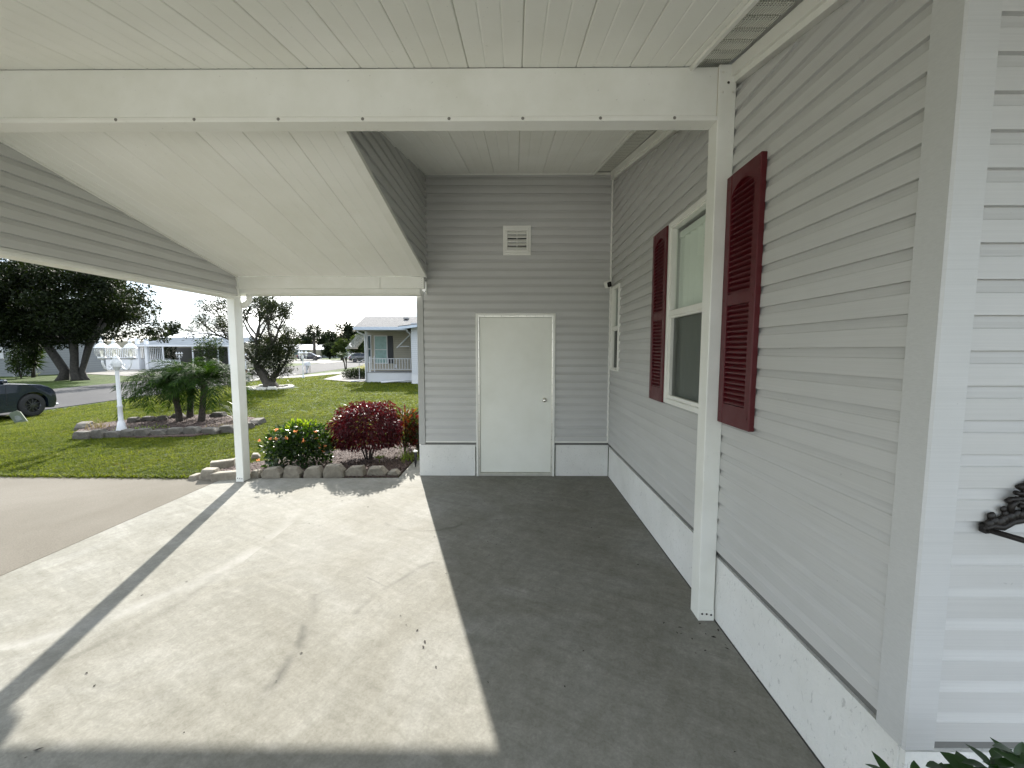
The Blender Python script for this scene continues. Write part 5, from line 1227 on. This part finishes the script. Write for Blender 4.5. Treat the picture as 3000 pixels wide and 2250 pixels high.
# ------------------------------------------------------------------ cars
RUB = plain('tyre_rubber', (.012, .012, .012), .8); RIM = plain('alloy_rim', (.12, .12, .13), .3, .9); CGL = plain('car_glass', (.01, .012, .014), .05); LAMPG = plain('headlamp', (.55, .57, .6), .08); PLAS = plain('car_trim_black', (.012, .012, .013), .55)
def carpaint(name, col): return M(name, lambda n: n.end(n.pbr(col, .25, .25, **{'Coat Weight': 1.0, 'Coat Roughness': .04})))
def car(label, loc, yaw, col, group='parked cars', hatch=True, detail=True):
    t = thing('parked_car', label, 'car', loc, group); t.rotation_euler = (0, 0, yaw); PT = carpaint('car_paint_'+str(round(col[2]*1000)), col)
    R, wy = .345, (1.35, -1.30)
    def arc(c, r, a0, a1, n): return [(c+r*math.cos(math.radians(a0+(a1-a0)*i/n)), R+r*math.sin(math.radians(a0+(a1-a0)*i/n))) for i in range(n+1)]
    low = [(2.0, .22)]+[(1.35+.41, .22)]+arc(1.35, .40, -14, 194, 12)+[(.9, .22), (-.85, .22)]+arc(-1.30, .42, -12, 192, 12)+[(-1.75, .26), (-2.18, .32), (-2.25, .55), (-2.24, .85), (-2.15, 1.05), (-1.2, 1.08), (.35, 1.05), (.80, 1.045), (1.2, 1.0), (1.6, .945), (1.86, .87), (1.99, .78), (2.06, .66), (2.08, .45), (2.06, .30)]
    n = len(low); vs = []; secs = []
    cx_, cz_ = 0, .62
    for (x, ins) in ((-.90, .93), (-.885, .975), (-.80, 1.0), (0, 1.012), (.80, 1.0), (.885, .975), (.90, .93)):
        for (y, z) in low:
            k = ins if z > .45 or abs(y) > 2 else 1
            yy = y*(ins if abs(y) > 1.8 else 1)*(1 if abs(x) < .7 or abs(y) < 1.8 else .975); vs.append((x*(1 if z > .42 else .985), yy, cz_+(z-cz_)*k))
    fs = [(j*n+i, j*n+(i+1) % n, (j+1)*n+(i+1) % n, (j+1)*n+i) for j in range(6) for i in range(n)]+[tuple(range(n)), tuple(reversed(range(6*n, 7*n)))]
    bo = MB().add(vs, fs).build('body', PT, t, world=False, auto=38)
    cab = [(.95, 1.02), (.42, 1.42), (.15, 1.555), (-.5, 1.60), (-1.3, 1.56), (-1.85, 1.40 if hatch else 1.1), (-2.12, 1.02)]
    m_ = len(cab); vs = []
    for x, ins in ((-.80, 0), (-.60, 1), (.60, 1), (.80, 0)):
        for (y, z) in cab: vs.append((x+(0 if ins else math.copysign(-.0, x)) if z < 1.1 else math.copysign(.63 if not ins else .52, x), y*(1 if ins else .97), z-(0 if ins else .015)))
    fs = [(j*m_+i, j*m_+i+1, (j+1)*m_+i+1, (j+1)*m_+i) for j in range(3) for i in range(m_-1)]+[tuple(range(m_)), tuple(reversed(range(3*m_, 4*m_)))]
    cabo = MB().add(vs, fs).build('cabin', PT, t, world=False, auto=50)
    for sx in (-1, 1):
        X = lambda z: sx*(.80-.17*(z-1.02)/.5+.006)
        for poly in (((.80, 1.06), (.38, 1.38), (.0, 1.50), (-.28, 1.52), (-.28, 1.06)), ((-.36, 1.06), (-.36, 1.52), (-1.2, 1.50), (-1.6, 1.36), (-1.7, 1.06))):
            MB().prism(poly, 0, .004, lambda u, v, d: (X(v)+sx*d, u*.985, v)).build('side_window', CGL, t, world=False)
        MB().cbox((sx*.90-.09, .62, 1.04), (sx*.90+.09, .74, 1.15), .03).build('mirror', PT, t, world=False)
        MB().hexa([(sx*.89, 1.62, .76), (sx*.62, 2.04, .70), (sx*.62, 2.055, .72), (sx*.90, 1.66, .77), (sx*.89, 1.60, .85), (sx*.62, 1.95, .83), (sx*.62, 1.98, .81), (sx*.89, 1.66, .84)]).build('headlight', LAMPG, t, world=False)
        MB().cbox((sx*.86-.06, -2.2, .82), (sx*.86+.04, -2.0, .98), .01).build('tail_light', plain('tail_red', (.3, .01, .01), .2), t, world=False)
        for w_ in wy:
            if sx == 1 or detail:
                ty = MB().lathe([(.20, -.10), (R-.05, -.11), (R-.01, -.09), (R, -.05), (R, .05), (R-.01, .09), (R-.05, .11), (.20, .10)], 28).build('wheel', RUB, t, True, world=False)
                ty.location = (sx*.78, w_, R); ty.rotation_euler = (0, sx*math.pi/2, 0)
                rm = MB().lathe([(.235, .095), (.245, .07), (.225, .04), (.05, .035)], 24).lathe([(0, .095), (.05, .092), (.055, .05)], 12)
                for k in range(10):
                    a = k*math.pi/5; c_, s_ = math.cos(a), math.sin(a); q = lambda r, o, z: (r*c_-o*s_, r*s_+o*c_, z)
                    rm.hexa([q(.04, -.014, .06), q(.235, -.010, .06), q(.235, .010, .06), q(.04, .014, .06), q(.04, -.012, .092), q(.235, -.008, .09), q(.235, .008, .09), q(.04, .012, .092)])
                rm.build('rim', RIM, ty, world=False)
    MB().cbox((-.5, 2.02, .38), (.5, 2.095, .62), .02).build('grille', PLAS, t, world=False)
    MB().cbox((-.84, 1.98, .26), (.84, 2.075, .33), .02).build('bumper_lip', NW, t, world=False)
    MB().add([(-.70, .99, 1.045), (.70, .99, 1.045), (.56, .44, 1.43), (-.56, .44, 1.43)], [(0, 1, 2, 3)]).build('windscreen', CGL, t, world=False)
    for k, y in enumerate((.0, .32)):
        pass
    MB().box((.897, -.33, .32), (.902, -.322, 1.02)).box((.897, .72, .42), (.902, .728, 1.0)).build('door_gap', BLACK, t, world=False)
    MB().cbox((.895, -.28, .88), (.925, -.10, .91), .006).build('door_handle', PT, t, world=False)
    return t
wq = gz(100, 1221, -.36)
car('dark navy car parked at the kerb, nose showing at the left edge', (wq.x-.88, wq.y-1.35, -.36), math.radians(0), (.012, .018, .03))
cq = (gz(874, 1057)+gz(942, 1056))/2
car('far dark hatchback parked by the tall palm down the street', (cq.x, cq.y, zg(cq.x, cq.y)+.05), math.radians(-80), (.010, .012, .026), detail=False)
car('dark car glimpsed beyond the small palm beside the neighbour porch', (px(1060, 70), 70, zg(px(1060, 70), 70)+.02), math.radians(-60), (.03, .03, .034), detail=False)

# ------------------------------------------------------------------ houses across the street
GH = painted('grey_house_paint', (.18, .2, .21), .6, .06, 2, .02, False)
def _gclap(n):
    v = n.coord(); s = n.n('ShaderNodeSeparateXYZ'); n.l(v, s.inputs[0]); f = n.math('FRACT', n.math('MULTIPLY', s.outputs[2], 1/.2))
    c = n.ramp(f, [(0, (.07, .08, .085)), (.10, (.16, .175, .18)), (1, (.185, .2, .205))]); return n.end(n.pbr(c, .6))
gq = gz(44, 1103); gh = thing('grey_house', 'grey clapboard house corner at the far left behind the bush', 'house', tuple(gq))
MB().box((gq.x-9, gq.y, gq.z-.1), (gq.x, gq.y+7, 3.0)).build('wall', M('grey_clapboard', _gclap), gh)
MB().box((gq.x-.12, gq.y-.03, gq.z), (gq.x+.02, gq.y+.02, 3.0)).build('corner_board', NW, gh)
MB().box((px(-30, gq.y), gq.y-.04, pz(1052, gq.y)), (px(11, gq.y), gq.y-.01, pz(1003, gq.y))).build('window', NW, gh)
MB().hexa([(gq.x-9.4, gq.y-.5, 2.95), (gq.x+.4, gq.y-.5, 2.95), (gq.x+.4, gq.y+3.5, 4.1), (gq.x-9.4, gq.y+3.5, 4.1), (gq.x-9.4, gq.y-.5, 3.08), (gq.x+.4, gq.y-.5, 3.08), (gq.x+.4, gq.y+3.5, 4.25), (gq.x-9.4, gq.y+3.5, 4.25)]).build('roof', SHING, gh)
# white house with railed deck
D0 = gz(250, 1083).y; zb0 = -.38
NW2 = painted('deck_white', (.74, .76, .80), .5, .06, 2, .02, False)
wh = thing('white_house', 'long white house with railed deck and pale metal roofs across the street', 'house', (px(300, D0), D0, zb0))
Xa, Xb = px(110, D0), px(402, D0); zd = pz(1053, D0); zt = pz(1021, D0)
MB().box((Xa, D0, zb0), (Xb, D0+4, zd)).build('deck_skirt', NW2, wh)
MB().box((Xa-.05, D0-.05, zd), (Xb+.05, D0+4, zd+.06)).build('deck_floor', plain('deck_dark', (.05, .06, .07), .7), wh)
rb = MB().box((px(175, D0), D0-.02, zt-.06), (Xb, D0+.03, zt)).box((px(175, D0), D0-.02, zd+.12), (Xb, D0+.03, zd+.17))
x = px(175, D0)
while x < Xb: rb.box((x, D0-.015, zd+.17), (x+.06, D0+.02, zt-.06)); x += .19
o = rb.build('railing', NW2, wh); o['kind'] = 'stuff'
for xx in (402, 428): MB().box((px(xx, D0)-.14, D0-.05, zb0), (px(xx, D0)+.14, D0+.2, pz(992, D0))).build('porch_post', NW2, wh)
rb = MB(); x = px(412, D0+.6); x2 = px(478, D0+.6)
while x < x2: rb.box((x, D0+.6, zd), (x+.06, D0+.64, zt)); x += .19
rb.box((px(412, D0+.6), D0+.59, zt), (x2, D0+.65, zt+.06)); o = rb.build('railing', NW2, wh); o['kind'] = 'stuff'
MB().box((px(430, D0+.8), D0+.8, zb0), (px(500, D0+.8), D0+2, zd-.1)).build('steps', NW2, wh)
CRM = painted('beige_wall', (.26, .24, .18), .7, .06, 1, .02, False)
MB().box((px(60, D0+4), D0+4, zb0), (px(420, D0+4), D0+12, pz(1000, D0+4))).build('wall', CRM, wh)
MB().box((px(420, D0+5), D0+5, zb0), (px(720, D0+5), D0+12, pz(1004, D0+5))).build('wall', CREAM, wh)
def _corr(n):
    v = n.coord(); s = n.n('ShaderNodeSeparateXYZ'); n.l(v, s.inputs[0]); f = n.math('SINE', n.math('MULTIPLY', s.outputs[0], 2*math.pi/.42))
    c = n.ramp(n.math('ADD', n.math('MULTIPLY', f, .5), .5), [(.3, (.22, .25, .29)), (.6, (.62, .64, .66))]); return n.end(n.pbr(c, .35, normal=n.bump(f, 1, .05)))
CORR = M('corrugated_metal', _corr)
x0, x1 = px(380, D0), px(680, D0); z0, z1 = pz(1012, D0), pz(990, D0+4)
rib = MB(); n_ = 44
for i in range(n_):
    xa = x0+(x1-x0)*i/n_; xb = xa+(x1-x0)/n_*.9
    rib.hexa([(xa, D0-.2, z0-.03), (xb, D0-.2, z0-.03), (xb+1.2, D0+4, z1-.03), (xa+1.2, D0+4, z1-.03), (xa, D0-.2, z0), (xb, D0-.2, z0+.05), (xb+1.2, D0+4, z1+.05), (xa+1.2, D0+4, z1)])
o = rib.build('carport_roof', plain('metal_roof', (.36, .38, .40), .5, .2, nscale=.5), wh); o['kind'] = 'stuff'
MB().box((x0, D0-.25, z0-.14), (x1, D0-.2, z0+.02)).build('fascia', NW2, wh)
MB().hexa([(px(470, D0+4), D0+4.1, pz(990, D0+4)), (px(720, D0+4), D0+4.1, pz(990, D0+4)), (px(720, D0+4), D0+8, pz(974, D0+8)), (px(470, D0+4), D0+8, pz(974, D0+8)), (px(470, D0+4), D0+4.1, pz(989, D0+4)), (px(720, D0+4), D0+4.1, pz(989, D0+4)), (px(720, D0+4), D0+8, pz(973, D0+8)), (px(470, D0+4), D0+8, pz(973, D0+8))]).build('roof', plain('white_roof', (.5, .51, .53), .6), wh)
for xx in (480, 567, 602, 640, 672): MB().box((px(xx, D0)-.05, D0-.15, zb0), (px(xx, D0)+.05, D0-.05, z0-.1)).build('carport_post', NW2, wh)
MB().box((px(520, D0+4.5), D0+4.4, zb0), (px(690, D0+4.5), D0+4.95, pz(1020, D0+4.5))).build('carport_shade', plain('carport_shade_dark', (.09, .09, .085), .9), wh)  # solid dark box stands for the shade under the carport roof
q = gz(520, 1076); bush('bush', 'dark rounded bush by the steps of the white house', (q.x, q.y-1.5, q.z+1.6), (1.5, 1.0, 1.7), 2600, .2, HG, 171)
q = gz(620, 1084); bush('bush', 'tall thin-leaved bush before the dark open carport', (q.x, q.y, q.z+1.9), (1.4, 1.0, 1.9), 1500, .22, LG2, 172)
q = gz(408, 1081); bush('bush', 'low blue-green bush at the end of the deck skirt', (q.x, q.y-.5, q.z+.4), (.9, .6, .5), 700, .2, leafmat('blue_green_leaf', (.05, .09, .08), (.1, .15, .13), .3, .5), 173)
# distant bungalows
def bungalow(label, x0, x1, Y, ze, zr, wallm, roofm):
    zb_ = -.4; t = thing('bungalow', label, 'house', (px((x0+x1)/2, Y), Y, zb_), 'distant bungalows'); a, b = px(x0, Y), px(x1, Y)
    MB().box((a, Y, zb_), (b, Y+8, ze)).build('wall', wallm, t)
    MB().hexa([(a-.5, Y-.6, ze-.05), (b+.5, Y-.6, ze-.05), (b+.5, Y+4, zr), (a-.5, Y+4, zr), (a-.5, Y-.6, ze+.1), (b+.5, Y-.6, ze+.1), (b+.5, Y+4, zr+.1), (a-.5, Y+4, zr+.1)]).build('roof', roofm, t)
    w = b-a
    for k, (f0, f1) in enumerate(((.12, .24), (.36, .44), (.62, .78))):
        MB().box((a+w*f0, Y-.05, zb_+(1.0 if k != 1 else .1)), (a+w*f1, Y-.01, zb_+2.1)).build('window' if k != 1 else 'door', DPANE if k != 1 else plain('dark_door', (.05, .05, .06), .6), t)
    return t
GR = plain('pale_roof', (.38, .38, .40), .8, nscale=1)
bungalow('far grey-roofed bungalow behind the tall palm', 922, 975, 112, pz(1026, 112), pz(1011, 112), GH, GR)
bungalow('far low white bungalow right of the tall palm', 962, 1010, 125, pz(1028, 125), pz(1016, 125), NW, GR)
bungalow('far pale bungalow behind the leaning tree', 790, 905, 105, pz(1026, 105), pz(1010, 105), CRM, GR)
bungalow('far pale bungalow behind the small palm', 1000, 1075, 100, pz(1022, 100), pz(1006, 100), NW, GR)

# ------------------------------------------------------------------ distant trees
FARL = [leafmat('far_leaf_dark', (.009, .015, .007), (.024, .032, .015), .2, .7, (1.4, 1.4, .7), .08), leafmat('far_leaf_mid', (.018, .032, .008), (.045, .06, .018), .3, .7, (1.4, 1.4, .7), .08)]
far = [(600, 982, 150, 8, 0), (640, 968, 150, 7, 0), (675, 974, 145, 7, 0), (560, 980, 140, 7, 0), (505, 930, 75, 4.5, 0), (860, 990, 130, 7, 0), (890, 978, 140, 7, 0), (950, 965, 140, 7, 0), (985, 968, 135, 7, 0), (1018, 942, 120, 7, 0), (1050, 960, 120, 7, 0), (1055, 975, 75, 4, 1), (1000, 990, 85, 4, 1), (965, 1004, 100, 4, 0), (1085, 985, 90, 5, 1), (830, 985, 120, 7, 0), (770, 985, 120, 8, 0), (700, 985, 120, 8, 0), (455, 990, 120, 8, 0), (1140, 960, 140, 8, 0), (1200, 965, 140, 8, 0)]
names_ = ['far left of the row', 'high point left of the slim post', 'just left of the slim post', 'behind the white roofs', 'lone tree at the right edge of the big dark tree', 'behind the leaning tree', 'left of the tall palm', 'right of the tall palm', 'over the far bungalows', 'tallest of the far row', 'beside the neighbour roof', 'bright round tree just left of the neighbour house', 'light tree above the small palm', 'low tree behind the far bungalow', 'tree behind the neighbour awning', 'behind the crown of the leaning tree', 'seen through the leaning tree', 'behind the slim post', 'behind the big dark tree', 'hidden by the neighbour roof', 'right of the neighbour roof']
for i, (x, y, Y, w, k) in enumerate(far):
    X = px(x, Y); zt_ = pz(y, Y); h = zt_+.4; r_ = random.Random(900+i); crown = []
    for q in range(16):
        a = r_.uniform(0, 6.28); rr = r_.uniform(0, .75); zz = r_.uniform(.30, .92)
        crown.append(((X+math.cos(a)*rr*w*.5, Y+math.sin(a)*rr*w*.5, -.4+h*zz*(1-.12*rr)), (w*.17*r_.uniform(.8, 1.3), w*.17, h*.13*r_.uniform(.8, 1.2))))
    def tr(mb): 
        mb.tube([(X, Y, -.6), (X+.2, Y, h*.35), (X, Y, h*.75)], [.28, .2, .06], 6)
        for q in range(4): mb.tube([(X+.1, Y, h*.35), crown[q][0]], [.12, .03], 5)
    tree('distant_tree', 'distant tree, '+names_[i] if 'tree' not in names_[i] else 'distant '+names_[i], (X, Y, -.4), tr, crown, FARL[k], 1800, .6*Y/130+.15, .6, 950+i, group='trees on the far skyline')
# tall sabal palm
q = gz(922, 1055); sp = thing('sabal_palm', 'tall fan palm with round crown beside the far hatchback', 'palm', tuple(q)); ht = pz(972, q.y)-q.z
MB().tube([(0, 0, -.1), (.05, 0, ht*.5), (0, 0, ht)], [.34, .27, .30], 9).build('trunk', BARK, sp, True, world=False)
rr = np.random.default_rng(60); n = 900; d = rr.normal(size=(n, 3)); d[:, 2] = d[:, 2]*.8+.1; d /= np.linalg.norm(d, axis=1, keepdims=True)
V, F = leaf_arrays(np.c_[np.zeros(n), np.zeros(n), np.full(n, ht)]+d*rr.uniform(.5, 1.5, n)[:, None], rr.uniform(.6, 1.0, n), .16, rr, d+rr.normal(size=d.shape)*.3, None, .3)
o = bpy.data.objects.new('crown', mesh_np('crown', V, F, FARL[0])); o.parent = sp; COL.objects.link(o)

# ------------------------------------------------------------------ grass
def inpoly(X, Y, P):
    c = np.zeros(len(X), bool); j = len(P)-1
    for i in range(len(P)):
        xi, yi = P[i]; xj, yj = P[j]
        c ^= ((yi > Y) != (yj > Y)) & (X < (xj-xi)*(Y-yi)/(yj-yi+1e-12)+xi); j = i
    return c
rg = np.random.default_rng(77); pts = []; scl = []
def scatter(x0, x1, y0, y1, dens, s):
    n = int((x1-x0)*(y1-y0)*dens); X = rg.uniform(x0, x1, n); Y = rg.uniform(y0, y1, n)
    ok = ~inpoly(X, Y, bedp) & ~inpoly(X, Y, ip) & (X > -14.0-.105*Y) & ~((X > -1.48) & (Y < 8))
    ok &= ~((Y < 4.995-.02*(X+3.66)) & (X < -3.6)) & (Y > 4.99)
    ok &= ~((X > -7.85) & (Y > 20.95)) & ~((X > -5.1) & (Y > 19.8))
    ok &= ~inpoly(X, Y, P2((946, 1113), (1030, 1120.5))+[(-7.9, 20.7), (-7.9, 24)]+P2((1004, 1097))) & ~inpoly(X, Y, P2((700, 1121), (822, 1109), (1030, 1095), (1100, 1091), (1030, 1088), (960, 1093), (870, 1101), (770, 1107)))
    ok &= ((X+10.4)**2+(Y-B2.y-.1)**2 > .8)
    # only what the opening shows
    ok &= X < -.22*Y+.9*0+.0
    X, Y = X[ok], Y[ok]; pts.append(np.c_[X, Y]); scl.append(np.full(len(X), s)*rg.uniform(.7, 1.25, len(X)))
scatter(-11.5, -1, 4.98, 7.5, 950, .85)
scatter(-15, -1, 7.5, 10.5, 520, .95)
scatter(-16, -2, 10.5, 15, 230, 1.15)
scatter(-17, -3, 15, 22, 110, 1.45)
scatter(-19, -5, 22, 34, 35, 1.9)
# lawn edge fringe beside the slab
n = 2600; X = rg.uniform(-8, -4.1, n); pts.append(np.c_[X, 5.0-.02*(X+3.66)+rg.uniform(.0, .05, n)]); scl.append(rg.uniform(1.2, 1.9, n))
P_all = np.concatenate(pts); S_all = np.concatenate(scl)
ZZ = np.array([zg(a, b) for a, b in P_all])
gm = bpy.data.meshes.new('grass'); gm.vertices.add(len(P_all)); gm.vertices.foreach_set('co', np.c_[P_all, ZZ].astype(np.float32).ravel())
at = gm.attributes.new('gs', 'FLOAT', 'POINT'); at.data.foreach_set('value', S_all.astype(np.float32))
at = gm.attributes.new('gr', 'FLOAT', 'POINT'); at.data.foreach_set('value', rg.uniform(0, 6.28, len(P_all)).astype(np.float32))
at = gm.attributes.new('gi', 'INT', 'POINT'); at.data.foreach_set('value', rg.integers(0, 4, len(P_all)).astype(np.int32))
grass = bpy.data.objects.new('grass', gm); COL.objects.link(grass); prop(grass, 'short green lawn grass between the slab and the street', 'grass', kind='stuff')
tc_ = bpy.data.collections.new('grass_tufts')
for k in range(4):
    r_ = random.Random(k+40); mb = MB()
    for i in range(16):
        a = r_.uniform(0, 6.28); b = Vector((r_.gauss(0, .022), r_.gauss(0, .022), -.005)); L = r_.uniform(.025, .055); el = r_.uniform(.5, 1.35)
        d = Vector((math.cos(a)*math.cos(el), math.sin(a)*math.cos(el), math.sin(el))); s = Vector((-math.sin(a), math.cos(a), 0))*.0032
        m1 = b+d*L*.6; tp = m1+(d+Vector((math.cos(a)*.4, math.sin(a)*.4, -.35))).normalized()*L*.5
        mb.add([b-s, b+s, m1+s*.8, m1-s*.8, tp], [(0, 1, 2, 3), (3, 2, 4)])
    o = bpy.data.objects.new('grass_tuft', mb.mesh('grass_tuft', GRASS, fix=False)); tc_.objects.link(o)
ng = bpy.data.node_groups.new('grass_scatter', 'GeometryNodeTree')
ng.interface.new_socket('Geometry', in_out='INPUT', socket_type='NodeSocketGeometry'); ng.interface.new_socket('Geometry', in_out='OUTPUT', socket_type='NodeSocketGeometry')
gi_, go_ = ng.nodes.new('NodeGroupInput'), ng.nodes.new('NodeGroupOutput'); ci = ng.nodes.new('GeometryNodeCollectionInfo'); ci.inputs[0].default_value = tc_; ci.inputs['Separate Children'].default_value = True; ci.inputs['Reset Children'].default_value = True
ip_ = ng.nodes.new('GeometryNodeInstanceOnPoints'); ip_.inputs['Pick Instance'].default_value = True
def named(nm, ty):
    nd = ng.nodes.new('GeometryNodeInputNamedAttribute'); nd.data_type = ty; nd.inputs[0].default_value = nm; return nd.outputs[0]
cx3 = ng.nodes.new('ShaderNodeCombineXYZ'); ng.links.new(named('gr', 'FLOAT'), cx3.inputs[2])
ng.links.new(gi_.outputs[0], ip_.inputs['Points']); ng.links.new(ci.outputs[0], ip_.inputs['Instance']); ng.links.new(named('gi', 'INT'), ip_.inputs['Instance Index'])
ng.links.new(cx3.outputs[0], ip_.inputs['Rotation']); ng.links.new(named('gs', 'FLOAT'), ip_.inputs['Scale']); ng.links.new(ip_.outputs[0], go_.inputs[0])
md = grass.modifiers.new('scatter', 'NODES'); md.node_group = ng
